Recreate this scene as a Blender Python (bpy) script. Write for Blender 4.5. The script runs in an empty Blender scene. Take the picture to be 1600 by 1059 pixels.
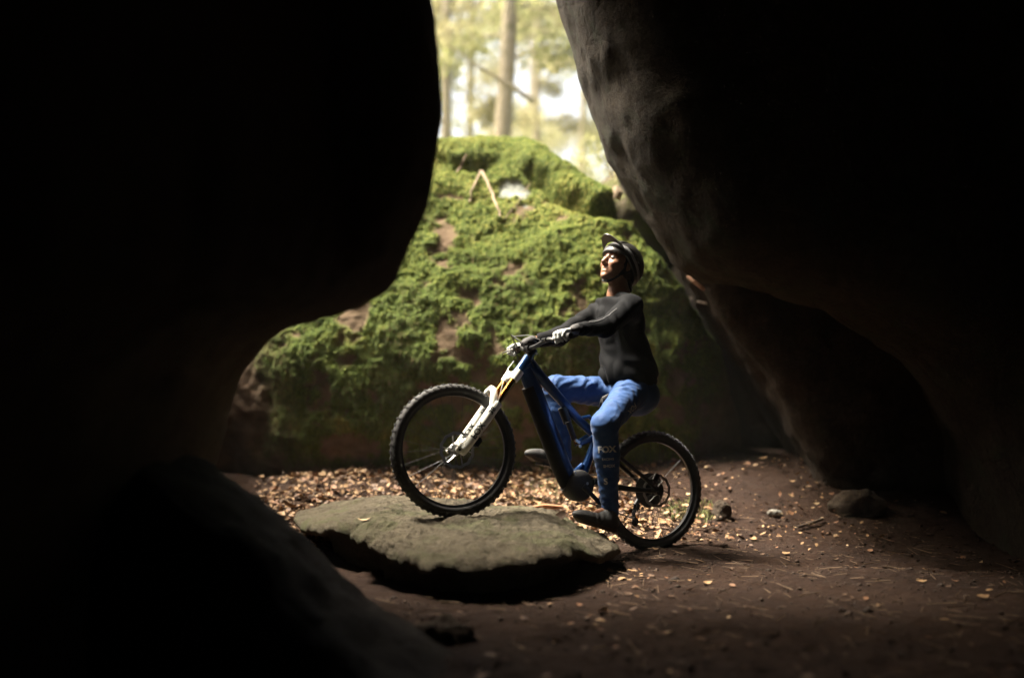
import bpy, bmesh, math, random
import numpy as np
from mathutils import Matrix, Vector
from mathutils.bvhtree import BVHTree

random.seed(11)
rng = np.random.default_rng(11)
scene = bpy.context.scene
COL = scene.collection
R = math.radians

# ------------------------------------------------------------------ camera, sky, sun, exposure
cam_data = bpy.data.cameras.new("camera")
cam = bpy.data.objects.new("camera", cam_data)
COL.objects.link(cam)
cam.location = (0, 0, 1.05)
cam.rotation_euler = (R(90), 0, 0)
cam_data.sensor_width = 36
cam_data.lens = 36
cam_data.shift_y = 0.039
cam_data.clip_end = 600
cam_data.dof.use_dof = True
cam_data.dof.focus_distance = 5.95
cam_data.dof.aperture_fstop = 0.55
scene.camera = cam
HAZE = 0.0013

SUN_TO = Vector((-0.45, 0.11, 0.88)).normalized()      # towards the sun
world = bpy.data.worlds.new("World")
scene.world = world
world.use_nodes = True
wn = world.node_tree
sky = wn.nodes.new("ShaderNodeTexSky")
sky.sky_type = 'NISHITA'
sky.sun_disc = False
sky.sun_elevation = math.asin(SUN_TO.z)
sky.sun_rotation = math.atan2(SUN_TO.x, SUN_TO.y)
sky.dust_density = 7.0
sky.air_density = 0.5
sky.ozone_density = 0.6
bg = wn.nodes["Background"]
bg.inputs[1].default_value = 0.105
tint = wn.nodes.new("ShaderNodeMix"); tint.data_type = 'RGBA'; tint.blend_type = 'MULTIPLY'
tint.inputs[0].default_value = 1.0; tint.inputs[7].default_value = (1.0, .95, .80, 1)
wn.links.new(sky.outputs[0], tint.inputs[6])
wn.links.new(tint.outputs[2], bg.inputs[0])

sun_data = bpy.data.lights.new("sun", 'SUN')
sun_data.energy = 3.0
sun_data.angle = R(17)
sun_data.color = (1.0, 0.93, 0.80)
sun = bpy.data.objects.new("sun", sun_data)
sun.rotation_euler = (-SUN_TO).to_track_quat('-Z', 'Y').to_euler()
COL.objects.link(sun)

scene.view_settings.view_transform = 'Standard'
scene.view_settings.look = 'None'
scene.view_settings.exposure = 3.0
scene.view_settings.gamma = 1.0
scene.view_settings.use_curve_mapping = False
scene.render.engine = 'CYCLES'
scene.cycles.use_denoising = True
scene.cycles.max_bounces = 7
scene.cycles.diffuse_bounces = 4
scene.cycles.transparent_max_bounces = 6

# ------------------------------------------------------------------ noise
def _hash(a, b, c, s):
    n = (a * 73856093) ^ (b * 19349663) ^ (c * 83492791) ^ (s * 2654435)
    n = (n ^ (n >> 13)) & 0x7fffffff
    n = (n * ((n * n * 15731 + 789221) & 0x7fffffff) + 1376312589) & 0x7fffffff
    return n / 1073741823.5 - 1.0

def vnoise(P, seed=0):
    i = np.floor(P).astype(np.int64)
    f = P - i
    u = f * f * f * (f * (f * 6 - 15) + 10)
    x, y, z = i[..., 0], i[..., 1], i[..., 2]
    def c(dx, dy, dz): return _hash(x + dx, y + dy, z + dz, seed)
    ux, uy, uz = u[..., 0], u[..., 1], u[..., 2]
    def lerp(a, b, t): return a + (b - a) * t
    a = lerp(lerp(c(0,0,0), c(1,0,0), ux), lerp(c(0,1,0), c(1,1,0), ux), uy)
    b = lerp(lerp(c(0,0,1), c(1,0,1), ux), lerp(c(0,1,1), c(1,1,1), ux), uy)
    return lerp(a, b, uz)

def fbm(P, octaves=4, seed=0, gain=0.5):
    t, a, s = 0.0, 1.0, 0.0
    for o in range(octaves):
        t = t + a * vnoise(P * (2.03 ** o) + 17.3 * o, seed + o)
        s += a
        a *= gain
    return t / s

def ridged(P, octaves=3, seed=0):
    t, a, s = 0.0, 1.0, 0.0
    for o in range(octaves):
        t = t + a * (1 - 2 * np.abs(vnoise(P * (2.05 ** o) + 9.1 * o, seed + o)))
        s += a
        a *= 0.55
    return t / s

def sstep(a, b, x):
    t = np.clip((x - a) / (b - a), 0, 1)
    return t * t * (3 - 2 * t)

# ------------------------------------------------------------------ mesh helpers
def mesh_np(name, V, F, smooth=True):
    V = np.asarray(V, dtype=np.float32); F = np.asarray(F, dtype=np.int32)
    me = bpy.data.meshes.new(name)
    k = F.shape[1]
    me.vertices.add(len(V)); me.vertices.foreach_set("co", V.ravel())
    me.loops.add(F.size); me.loops.foreach_set("vertex_index", F.ravel())
    me.polygons.add(len(F))
    me.polygons.foreach_set("loop_start", np.arange(0, F.size, k, dtype=np.int32))
    me.update(calc_edges=True)
    me.validate()
    if smooth:
        me.polygons.foreach_set("use_smooth", np.ones(len(me.polygons), dtype=bool))
    return me

def link(name, me, mat=None, parent=None, **props):
    o = bpy.data.objects.new(name, me)
    COL.objects.link(o)
    if mat is not None and me is not None:
        mats = mat if isinstance(mat, (list, tuple)) else [mat]
        if len(me.materials) == 0:
            for m in mats: me.materials.append(m)
    if parent is not None: o.parent = parent
    for k, v in props.items(): o[k] = v
    return o

def empty(name, loc=(0, 0, 0), **props):
    o = bpy.data.objects.new(name, None)
    o.empty_display_size = 0.1
    COL.objects.link(o)
    o.location = loc
    for k, v in props.items(): o[k] = v
    return o

def surfnet(xs, ys, zs, S):
    ins = S < 0
    c = [(0,0,0),(1,0,0),(0,1,0),(1,1,0),(0,0,1),(1,0,1),(0,1,1),(1,1,1)]
    n = np.array(S.shape)
    def sh(A, o): return A[o[0]:n[0]-1+o[0], o[1]:n[1]-1+o[1], o[2]:n[2]-1+o[2]]
    cnt = np.zeros(n - 1, dtype=np.int8)
    for o in c: cnt += sh(ins, o)
    act = (cnt > 0) & (cnt < 8)
    I, J, K = np.nonzero(act)
    idx = np.full(act.shape, -1, dtype=np.int32); idx[I, J, K] = np.arange(len(I))
    sv = [S[I+o[0], J+o[1], K+o[2]] for o in c]
    acc = np.zeros((len(I), 3)); m = np.zeros(len(I))
    for a in range(8):
        for b in range(a + 1, 8):
            d = np.array(c[b]) - np.array(c[a])
            if np.abs(d).sum() != 1: continue
            cr = (sv[a] < 0) != (sv[b] < 0)
            den = np.where(cr, sv[a] - sv[b], 1.0)
            t = np.where(cr, sv[a] / den, 0)
            acc += np.where(cr[:, None], np.array(c[a]) + t[:, None] * d, 0)
            m += cr
    acc = acc / m[:, None] + np.stack([I, J, K], 1)
    V = np.stack([np.interp(acc[:, 0], np.arange(n[0]), xs), np.interp(acc[:, 1], np.arange(n[1]), ys), np.interp(acc[:, 2], np.arange(n[2]), zs)], 1)
    quads = []
    for ax in range(3):
        o1 = [0, 0, 0]; o1[ax] = 1
        A = ins[:n[0]-o1[0], :n[1]-o1[1], :n[2]-o1[2]]; B = ins[o1[0]:, o1[1]:, o1[2]:]
        i, j, k = np.nonzero(A != B)
        P = np.stack([i, j, k], 1)
        u, v = (ax + 1) % 3, (ax + 2) % 3
        ok = (P[:, u] > 0) & (P[:, v] > 0) & (P[:, u] < n[u] - 1) & (P[:, v] < n[v] - 1)
        P = P[ok]
        fl = A[P[:, 0], P[:, 1], P[:, 2]]
        def q(du, dv):
            Q = P.copy(); Q[:, u] += du; Q[:, v] += dv
            return idx[Q[:, 0], Q[:, 1], Q[:, 2]]
        f = np.stack([q(-1, -1), q(0, -1), q(0, 0), q(-1, 0)], 1)
        f[~fl] = f[~fl][:, ::-1]
        quads.append(f)
    F = np.concatenate(quads)
    F = F[(F >= 0).all(1)]
    return V, F

def axis_lines(parts):
    """rectilinear grid lines: parts = [(start, end, step), ...] in order"""
    out = []
    for a, b, s in parts:
        out.append(np.arange(a, b - s * 0.25, s))
    out.append(np.array([parts[-1][1]]))
    return np.concatenate(out)

class Grid:
    def __init__(self, xs, ys, zs):
        self.xs, self.ys, self.zs = xs, ys, zs
        X, Y, Z = np.meshgrid(xs, ys, zs, indexing='ij')
        self.P = np.stack([X, Y, Z], -1).astype(np.float32)
    def mesh(self, S): return surfnet(self.xs, self.ys, self.zs, S)

def box_grid(lo, hi, step):
    return Grid(*[axis_lines([(lo[i], hi[i], step)]) for i in range(3)])

def cap(P, a, b, ra, rb):
    a = np.array(a, dtype=np.float32); b = np.array(b, dtype=np.float32)
    ab = b - a
    t = np.clip(((P - a) @ ab) / max(float(ab @ ab), 1e-9), 0, 1)
    q = P - a - t[..., None] * ab
    return np.sqrt((q * q).sum(-1)) - (ra + (rb - ra) * t)

def ell(P, c, r, M=None):
    q = P - np.array(c, dtype=np.float32)
    if M is not None: q = q @ np.array(M, dtype=np.float32)     # columns of M = axes
    r = np.array(r, dtype=np.float32)
    k0 = np.sqrt(((q / r) ** 2).sum(-1)); k1 = np.sqrt(((q / (r * r)) ** 2).sum(-1))
    return k0 * (k0 - 1) / np.maximum(k1, 1e-6)

def smin(a, b, k):
    h = np.clip(0.5 + 0.5 * (b - a) / k, 0, 1)
    return b + (a - b) * h - k * h * (1 - h)

def smax(a, b, k): return -smin(-a, -b, k)

def blend(S, g, fn, lo, hi, k, pad=.03):
    """smooth union of fn into S, evaluated only inside the box lo..hi"""
    sl = []
    for ax, lines in enumerate((g.xs, g.ys, g.zs)):
        a = np.searchsorted(lines, lo[ax] - pad - k); b = np.searchsorted(lines, hi[ax] + pad + k)
        sl.append(slice(max(a - 1, 0), min(b + 1, len(lines))))
    sl = tuple(sl)
    S[sl] = smin(S[sl], fn(g.P[sl]), k)

def cap_b(S, g, a, b, ra, rb, k):
    a = np.array(a, dtype=np.float32); b = np.array(b, dtype=np.float32); r = max(ra, rb)
    blend(S, g, lambda P: cap(P, a, b, ra, rb), np.minimum(a, b) - r, np.maximum(a, b) + r, k, .05)

def vnormals(V, F):
    a = V[F[:, 0]]; b = V[F[:, 1]]; c = V[F[:, 2]]
    n = np.cross(b - a, c - a)
    if F.shape[1] == 4:
        n = np.cross(V[F[:, 2]] - a, V[F[:, 3]] - b)
    N = np.zeros_like(V)
    for i in range(F.shape[1]): np.add.at(N, F[:, i], n)
    return N / np.maximum(np.linalg.norm(N, axis=1, keepdims=True), 1e-9)

class MB:
    """collects simple shapes into one mesh"""
    def __init__(self): self.V = []; self.F = []; self.n = 0
    def add(self, V, F):
        V = [tuple(v) for v in V]
        self.V += V; self.F += [tuple(i + self.n for i in f) for f in F]; self.n += len(V)
        return self
    def tube(self, pts, radii, seg=10, caps=True, flat=1.0, up=None):
        pts = [Vector(p) for p in pts]
        if not hasattr(radii, '__len__'): radii = [radii] * len(pts)
        V = []; F = []
        ref = Vector(up) if up is not None else None
        prev = None
        for i, p in enumerate(pts):
            d = (pts[min(i+1, len(pts)-1)] - pts[max(i-1, 0)]).normalized()
            if ref is not None: u = ref - d * ref.dot(d)
            elif prev is None:
                h = Vector((0, 0, 1)) if abs(d.z) < .9 else Vector((1, 0, 0))
                u = h - d * h.dot(d)
            else: u = prev - d * prev.dot(d)
            u.normalize(); prev = u
            w = d.cross(u)
            for k in range(seg):
                a = 2 * math.pi * k / seg
                V.append(p + (u * math.cos(a) + w * math.sin(a) * flat) * radii[i])
        for i in range(len(pts) - 1):
            for k in range(seg):
                F.append((i*seg+k, i*seg+(k+1) % seg, (i+1)*seg+(k+1) % seg, (i+1)*seg+k))
        if caps:
            F.append(tuple(reversed(range(seg)))); F.append(tuple(range((len(pts)-1)*seg, len(pts)*seg)))
        return self.add(V, F)
    def lathe(self, c, axis, profile, seg=32, closed=False):
        """profile: (radius, offset along axis)"""
        c = Vector(c); ax = Vector(axis).normalized()
        h = Vector((0, 0, 1)) if abs(ax.z) < .9 else Vector((1, 0, 0))
        u = (h - ax * h.dot(ax)).normalized(); w = ax.cross(u)
        V = []; F = []; m = len(profile)
        for k in range(seg):
            a = 2 * math.pi * k / seg
            d = u * math.cos(a) + w * math.sin(a)
            for r, o in profile: V.append(c + d * r + ax * o)
        for k in range(seg):
            k2 = (k + 1) % seg
            for j in range(m if closed else m - 1):
                j2 = (j + 1) % m
                F.append((k*m+j, k2*m+j, k2*m+j2, k*m+j2))
        return self.add(V, F)
    def box(self, c, size, M=None, taper=1.0):
        c = Vector(c); M = M or Matrix.Identity(3)
        V = []
        for z in (-.5, .5):
            for y in (-.5, .5):
                for x in (-.5, .5):
                    t = taper if z > 0 else 1.0
                    V.append(c + M @ Vector((x*size[0]*t, y*size[1]*t, z*size[2])))
        return self.add(V, [(0,2,3,1),(4,5,7,6),(0,1,5,4),(2,6,7,3),(0,4,6,2),(1,3,7,5)])
    def build(self, name, mat, parent=None, smooth=True, bevel=0.0, **props):
        me = bpy.data.meshes.new(name)
        me.from_pydata(self.V, [], self.F)
        bm = bmesh.new(); bm.from_mesh(me)
        bmesh.ops.recalc_face_normals(bm, faces=bm.faces)
        if bevel > 0:
            es = [e for e in bm.edges if len(e.link_faces) == 2 and e.calc_face_angle(0) > 0.6]
            bmesh.ops.bevel(bm, geom=es, offset=bevel, segments=2, affect='EDGES', clamp_overlap=True)
        for f in bm.faces: f.smooth = smooth
        for e in bm.edges:
            if len(e.link_faces) == 2 and e.calc_face_angle(0) > 0.9: e.smooth = False
        bm.to_mesh(me); bm.free()
        return link(name, me, mat, parent, **props)

# ------------------------------------------------------------------ materials
def new_mat(name):
    m = bpy.data.materials.new(name); m.use_nodes = True
    nt = m.node_tree
    return m, nt, nt.nodes["Principled BSDF"]

def nd(nt, t, **kw):
    n = nt.nodes.new(t)
    for k, v in kw.items():
        if k.startswith('_'): setattr(n, k[1:], v)
        else: n.inputs[k].default_value = v
    return n

def tex_noise(nt, scale, detail=5, rough=.6, coord=None, dist=0.0):
    n = nd(nt, "ShaderNodeTexNoise", Scale=scale, Detail=detail, Roughness=rough, Distortion=dist)
    if coord is not None: nt.links.new(coord, n.inputs['Vector'])
    return n.outputs[0]

def ramp(nt, fac, stops):
    r = nt.nodes.new("ShaderNodeValToRGB")
    el = r.color_ramp.elements
    while len(el) < len(stops): el.new(0.5)
    for e, (p, c) in zip(el, stops):
        e.position = p; e.color = (*c, 1) if len(c) == 3 else c
    nt.links.new(fac, r.inputs[0])
    return r.outputs[0]

def mix(nt, fac, a, b, mode='MIX'):
    n = nt.nodes.new("ShaderNodeMix"); n.data_type = 'RGBA'; n.blend_type = mode
    for s, i in ((fac, 0), (a, 6), (b, 7)):
        if hasattr(s, 'links'): nt.links.new(s, n.inputs[i])
        else: n.inputs[i].default_value = s if not isinstance(s, tuple) else (*s, 1)
    return n.outputs[2]

def bump(nt, h, strength, dist, b, prev=None):
    n = nd(nt, "ShaderNodeBump", Strength=strength, Distance=dist)
    nt.links.new(h, n.inputs['Height'])
    if prev is not None: nt.links.new(prev, n.inputs['Normal'])
    nt.links.new(n.outputs[0], b.inputs['Normal'])
    return n.outputs[0]

def simple(name, c, rough=.5, metal=0.0, var=.15, scale=30, bmp=0.0, bscale=200, coat=0.0, sheen=0.0, spec=.5, sss=0.0):
    m, nt, b = new_mat(name)
    tc = nt.nodes.new("ShaderNodeTexCoord").outputs['Object']
    f = tex_noise(nt, scale, 4, .6, tc)
    lo = tuple(max(0, x * (1 - var)) for x in c); hi = tuple(min(1, x * (1 + var)) for x in c)
    nt.links.new(ramp(nt, f, [(.3, lo), (.7, hi)]), b.inputs['Base Color'])
    b.inputs['Roughness'].default_value = rough
    b.inputs['Metallic'].default_value = metal
    b.inputs['Coat Weight'].default_value = coat
    b.inputs['Coat Roughness'].default_value = .12
    b.inputs['Sheen Weight'].default_value = sheen
    b.inputs['Specular IOR Level'].default_value = spec
    if sss: 
        b.inputs['Subsurface Weight'].default_value = sss
        b.inputs['Subsurface Scale'].default_value = .01
    if bmp: bump(nt, tex_noise(nt, bscale, 3, .6, tc), bmp, .003, b)
    return m

def rock_mat(name, dark, light, green=None, gscale=2.0, glo=.5, bstr=.7):
    m, nt, b = new_mat(name)
    tc = nt.nodes.new("ShaderNodeTexCoord").outputs['Object']
    n1 = tex_noise(nt, 1.3, 8, .65, tc, .4); n2 = tex_noise(nt, 14, 6, .7, tc); n3 = tex_noise(nt, 60, 4, .7, tc)
    c = ramp(nt, n1, [(.32, dark), (.68, light)])
    c = mix(nt, ramp(nt, n2, [(.35, (0, 0, 0)), (.7, (.55, .55, .55))]), c, tuple(x * 1.5 for x in light))
    c = mix(nt, ramp(nt, n3, [(.3, (.6, .6, .6)), (.5, (0, 0, 0))]), c, tuple(x * .5 for x in dark))
    if green:
        g = ramp(nt, tex_noise(nt, gscale, 7, .68, tc, .8), [(glo, (0, 0, 0)), (glo + .16, (.85, .85, .85))])
        c = mix(nt, g, c, green)
    nt.links.new(c, b.inputs['Base Color'])
    b.inputs['Roughness'].default_value = .92
    b.inputs['Specular IOR Level'].default_value = .25
    vo = nd(nt, "ShaderNodeTexVoronoi", Scale=1.7); vo.feature = 'DISTANCE_TO_EDGE'
    wob = nt.nodes.new("ShaderNodeMix"); wob.data_type = 'VECTOR'; wob.inputs[0].default_value = .18
    nz = nd(nt, "ShaderNodeTexNoise", Scale=2.5, Detail=6.0); nt.links.new(tc, nz.inputs['Vector'])
    nt.links.new(tc, wob.inputs[4]); nt.links.new(nz.outputs['Color'], wob.inputs[5]); nt.links.new(wob.outputs[1], vo.inputs['Vector'])
    p = bump(nt, ramp(nt, vo.outputs['Distance'], [(.0, (0, 0, 0)), (.025, (1, 1, 1))]), bstr * .7, .03, b)
    p = bump(nt, tex_noise(nt, 3.2, 10, .72, tc, .6), bstr, .14, b, p)
    p = bump(nt, tex_noise(nt, 12, 9, .70, tc), bstr, .06, b, p)
    p = bump(nt, tex_noise(nt, 70, 5, .7, tc), bstr, .012, b, p)
    return m

# ------------------------------------------------------------------ ground
def gz(x, y):
    x = np.asarray(x, dtype=float); y = np.asarray(y, dtype=float)
    P = np.stack([x, y, np.zeros_like(x)], -1)
    z = sstep(6.3, 8.3, y) * (.34 + .10 * sstep(.6, 1.6, x) - .08 * sstep(-1, -2.2, x))
    z = z + sstep(9.2, 11.8, y) * 2.75 + np.maximum(y - 12, 0) * .035
    z = z + .035 * fbm(P * 1.1, 3, 3) + .014 * fbm(P * 6, 3, 5) * (y < 12)
    # a wheel rut along the path
    z = z - .03 * np.exp(-((y - 6.05 + .18 * (x - .8)) / .12) ** 2) * sstep(.9, 1.3, x)
    return z

def grid_lines(lo, hi, dlo, dhi, dense, coarse):
    a = dlo - np.cumsum(dense * 1.22 ** np.arange(60)); a = a[a > lo]
    b = dhi + np.cumsum(dense * 1.22 ** np.arange(60)); b = b[b < hi]
    return np.concatenate([[lo], a[::-1], np.arange(dlo, dhi, dense), b, [hi]])

gxs = grid_lines(-150, 150, -2.8, 3.2, .022, 1)
gys = grid_lines(-40, 400, 2.6, 8.3, .022, 1)
GX, GY = np.meshgrid(gxs, gys, indexing='ij')
GZ = gz(GX, GY)
GP = np.stack([GX, GY, GZ], -1).reshape(-1, 3)
near = ((GX > -3) & (GX < 3.4) & (GY > 2.4) & (GY < 8.6)).reshape(-1)
q = GP[near]
GP[near, 2] += .010 * np.abs(fbm(q * 17, 3, 9)) + .006 * fbm(q * 38, 2, 21) + .012 * sstep(.35, .7, fbm(q * 9, 2, 31))
nx_, ny_ = GX.shape
ii, jj = np.meshgrid(np.arange(nx_ - 1), np.arange(ny_ - 1), indexing='ij')
k0 = (ii * ny_ + jj).ravel()
gm = mesh_np("ground", GP, np.stack([k0, k0 + ny_, k0 + ny_ + 1, k0 + 1], 1))

def ground_mat():
    m, nt, b = new_mat("forest_soil")
    tc = nt.nodes.new("ShaderNodeTexCoord").outputs['Object']
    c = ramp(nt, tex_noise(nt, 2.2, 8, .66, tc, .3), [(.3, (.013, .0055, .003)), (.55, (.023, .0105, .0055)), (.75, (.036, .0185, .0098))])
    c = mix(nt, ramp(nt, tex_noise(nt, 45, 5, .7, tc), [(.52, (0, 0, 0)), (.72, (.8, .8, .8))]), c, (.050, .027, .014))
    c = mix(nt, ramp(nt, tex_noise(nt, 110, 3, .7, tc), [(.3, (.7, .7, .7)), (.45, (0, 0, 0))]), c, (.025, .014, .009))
    geo = nt.nodes.new("ShaderNodeNewGeometry")
    sx = nt.nodes.new("ShaderNodeSeparateXYZ"); nt.links.new(geo.outputs['Position'], sx.inputs[0])
    mr = nd(nt, "ShaderNodeMapRange"); mr.inputs[1].default_value = 9.2; mr.inputs[2].default_value = 10.2
    nt.links.new(sx.outputs[1], mr.inputs[0])
    c = mix(nt, mr.outputs[0], c, (.07, .08, .025))
    nt.links.new(c, b.inputs['Base Color'])
    b.inputs['Roughness'].default_value = .95
    b.inputs['Specular IOR Level'].default_value = .2
    p = bump(nt, tex_noise(nt, 55, 6, .7, tc), .8, .02, b)
    bump(nt, tex_noise(nt, 190, 4, .7, tc), .8, .006, b, p)
    return m
link("ground", gm, ground_mat(), kind="structure")

# ------------------------------------------------------------------ cave boulders (signed distance shapes)
def poly_sd(px, pz, poly):
    """signed distance to a polygon in 2D, negative inside"""
    poly = np.array(poly, dtype=np.float32)
    d = np.full(px.shape, 1e9, dtype=np.float32); s = np.ones(px.shape, dtype=np.float32)
    n = len(poly)
    for i in range(n):
        a = poly[i]; b = poly[i - 1]
        e = b - a
        wx, wz = px - a[0], pz - a[1]
        t = np.clip((wx * e[0] + wz * e[1]) / (e @ e), 0, 1)
        bx, bz = wx - e[0] * t, wz - e[1] * t
        d = np.minimum(d, bx * bx + bz * bz)
        c1 = pz >= a[1]; c2 = pz < b[1]; c3 = e[0] * wz > e[1] * wx
        s = np.where((c1 & c2 & c3) | (~c1 & ~c2 & ~c3), -s, s)
    return s * np.sqrt(d)

def finish_rock(V, F, a1, s1, a2, s2, seed):
    N = vnormals(V, F)
    d = a1 * fbm(V / s1, 4, seed) + a2 * fbm(V / s2, 4, seed + 50)
    return V + N * d[:, None]

# left overhanging boulder, with a leg added to black out the floor; profile measured in the x-z plane at y = 3.8
LB = [(-.285, 2.456), (-.273, 2.17), (-.285, 1.98), (-.32, 1.767), (-.38, 1.65), (-.50, 1.41), (-.617, 1.34), (-.76, 1.29),
      (-.95, 1.265), (-1.10, 1.20), (-1.24, 1.06), (-1.34, .85), (-1.42, .6), (-1.5, .3), (-1.6, -.5), (-9, -.5), (-9, 8), (-2.6, 8), (-1.2, 6), (-.6, 4.6), (-.33, 3.4)]
g = Grid(axis_lines([(-9.3, -2.6, .22), (-2.6, .3, .05)]), axis_lines([(-5, 2.2, .25), (2.2, 6.2, .06), (6.2, 9.0, .12)]), axis_lines([(-.8, 3.2, .05), (3.2, 8.4, .2)]))
X_, Y_, Z_ = g.P[..., 0], g.P[..., 1], g.P[..., 2]
pd = poly_sd(X_, Z_, LB)
yb = 4.35 + np.clip(-(X_ + .45), 0, 9) * (.85 - .4 * sstep(1.3, 2.4, Z_)) + 3.6 * sstep(-1.75 - .5 * (Z_ - 1), -2.4 - .5 * (Z_ - 1), X_) * sstep(1.5, 2.1, Z_)           # back face runs away to the left; hidden upper part added to shade the floor
yb = np.minimum(yb, 8.6)
yf = 3.3 - np.clip(-(X_ + .6), 0, 9) * 6.0
yf = np.maximum(yf, -4.5)
S = smax(smax(pd, (Y_ - yb) * .75, .35), (yf - Y_) * .8, .6)
V, F = g.mesh(S)
V = finish_rock(V, F, .045, .9, .030, .24, 101)
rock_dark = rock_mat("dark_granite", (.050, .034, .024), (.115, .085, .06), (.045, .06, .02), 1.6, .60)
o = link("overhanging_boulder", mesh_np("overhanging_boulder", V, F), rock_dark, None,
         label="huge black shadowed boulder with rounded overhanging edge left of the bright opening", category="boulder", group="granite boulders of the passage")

# right leaning boulder; profile at y = 6.6
RB = [(.309, 3.49), (.433, 2.96), (.598, 2.54), (.763, 2.275), (.949, 1.966), (1.09, 1.76), (1.27, 1.67), (1.55, 1.63), (2.06, 1.50), (2.6, 1.15), (2.95, .6),
      (3.1, -.5), (9, -.5), (9, 9), (1.6, 9), (.55, 6.2), (.31, 4.9), (.27, 4.1)]
g = Grid(axis_lines([(.0, 3.4, .055), (3.4, 9.3, .22)]), axis_lines([(-5, 4.6, .25), (4.6, 8.0, .06), (8.0, 11.4, .12)]), axis_lines([(-.8, 1.2, .12), (1.2, 4.2, .055), (4.2, 9.3, .2)]))
X_, Y_, Z_ = g.P[..., 0], g.P[..., 1], g.P[..., 2]
pd = poly_sd(X_ - np.clip(Y_ - 6.7, 0, 9) * .17, Z_ - np.clip(Y_ - 6.7, 0, 9) * .10, RB)
yf = 5.75 - np.clip(X_ - 2.9, 0, 9) * 3.0
yf = np.maximum(yf, -4.5)
yb = 7.4 + 3.6 * np.maximum(sstep(.75, 1.05, X_) * sstep(2.15, 2.7, Z_), sstep(1.9, 2.4, X_))
S = smax(smax(pd, (Y_ - yb) * .85, .45), (yf - Y_) * .6, .5)
V, F = g.mesh(S)
V = finish_rock(V, F, .08, .9, .03, .20, 151)
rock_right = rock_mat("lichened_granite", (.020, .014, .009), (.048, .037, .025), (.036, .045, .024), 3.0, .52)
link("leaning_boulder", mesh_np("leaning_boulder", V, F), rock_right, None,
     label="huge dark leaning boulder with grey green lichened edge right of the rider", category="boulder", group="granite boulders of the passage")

# dark slanting rock that carries the leaning boulder
SB = [(1.22, 1.95), (1.42, 1.62), (1.70, 1.20), (1.98, .80), (2.22, .35), (2.4, -.5), (8.5, -.5), (8.5, 2.3), (1.3, 2.3)]
g = Grid(axis_lines([(1.0, 3.4, .05), (3.4, 8.8, .25)]), axis_lines([(6.4, 8.4, .05), (8.4, 11.2, .12)]), axis_lines([(-.8, 2.7, .06)]))
X_, Y_, Z_ = g.P[..., 0], g.P[..., 1], g.P[..., 2]
S = smax(smax(poly_sd(X_ - (Y_ - 7.4) * .12, Z_, SB), 7.15 + .25 * np.clip(1.2 - Z_, 0, 1) - Y_, .25), Y_ - 10.6, .4)
V, F = g.mesh(S)
V = finish_rock(V, F, .10, .6, .03, .15, 161)
link("support_boulder", mesh_np("support_boulder", V, F), rock_mat("support_granite", (.018, .012, .008), (.045, .031, .021), (.025, .028, .010), 2.5, .58), None,
     label="dark slanting rock carrying the leaning boulder behind the rear wheel", category="boulder", group="granite boulders of the passage")
SBV, SBF = V, F

# unseen rock roof and rear wall, added to keep sky light out
g = box_grid((-6.5, -6.5, 2.6), (6.5, 8.4, 9.8), .25)
S = smax(smax(np.abs(g.P[..., 0]) - 5.5, smax(-5.6 - g.P[..., 1], g.P[..., 1] - (5.6 + 1.95 * sstep(-.55, -.1, g.P[..., 0])), .5), .6), np.abs(g.P[..., 2] - 5.6 - np.maximum(g.P[..., 1] - 2, 0) * .17) - 2.1, .8)  # roof edge shaped to shade the leaning boulder and the right floor
V, F = g.mesh(S)
V = finish_rock(V, F, .22, 1.4, .05, .4, 171)
link("sky_block_roof_rock", mesh_np("sky_block_roof_rock", V, F), rock_dark, None,
     label="broad unseen roof rock added above the viewer to block sky light", category="boulder", group="granite boulders of the passage")
g = box_grid((-6.5, -8.5, -.8), (6.5, -3.6, 5.5), .25)
S = smax(smax(np.abs(g.P[..., 0]) - 5.8, np.abs(g.P[..., 1] + 6.0) - 1.8, .8), np.abs(g.P[..., 2] - 2.2) - 2.8, .8)
V, F = g.mesh(S)
V = finish_rock(V, F, .22, 1.4, .05, .4, 181)
link("sky_block_rear_rock", mesh_np("sky_block_rear_rock", V, F), rock_dark, None,
     label="wide unseen boulder added behind the viewer to block sky light", category="boulder", group="granite boulders of the passage")

# dark boulder filling the gap between the mossy rock and the leaning boulder
g = box_grid((.9, 8.0, -.6), (6.5, 13.5, 4.2), .09)
S = ell(g.P, (3.55, 10.4, 1.2), (2.0, 2.0, 2.0))
S = smin(S, ell(g.P, (2.25, 12.0, 1.7), (1.7, 1.1, 2.1)), .3)
V, F = g.mesh(S)
V = finish_rock(V, F, .16, .9, .03, .2, 191)
link("gap_boulder", mesh_np("gap_boulder", V, F), rock_mat("gap_granite", (.03, .02, .014), (.06, .042, .03), (.03, .035, .012), 2.5, .6), None,
     label="shadowed brown boulder in the gap right of the mossy rock", category="boulder", group="granite boulders of the passage")

# rock added behind the mossy crest to keep sun out of the gap
g = box_grid((.1, 8.2, 1.7), (3.3, 12.8, 3.5), .05)
S = ell(g.P, (1.60, 10.5, 2.58), (1.20, 1.75, .46))
V, F = g.mesh(S)
V = finish_rock(V, F, .14, .5, .04, .12, 193)
link("gap_cover_boulder", mesh_np("gap_cover_boulder", V, F), rock_mat("gap_cover_granite", (.04, .028, .02), (.09, .065, .045), (.09, .10, .025), 3.5, .42), None,
     label="smaller mossy boulder added between the mossy crest and the leaning boulder to keep the gap dark", category="boulder", group="granite boulders of the passage")

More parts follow.
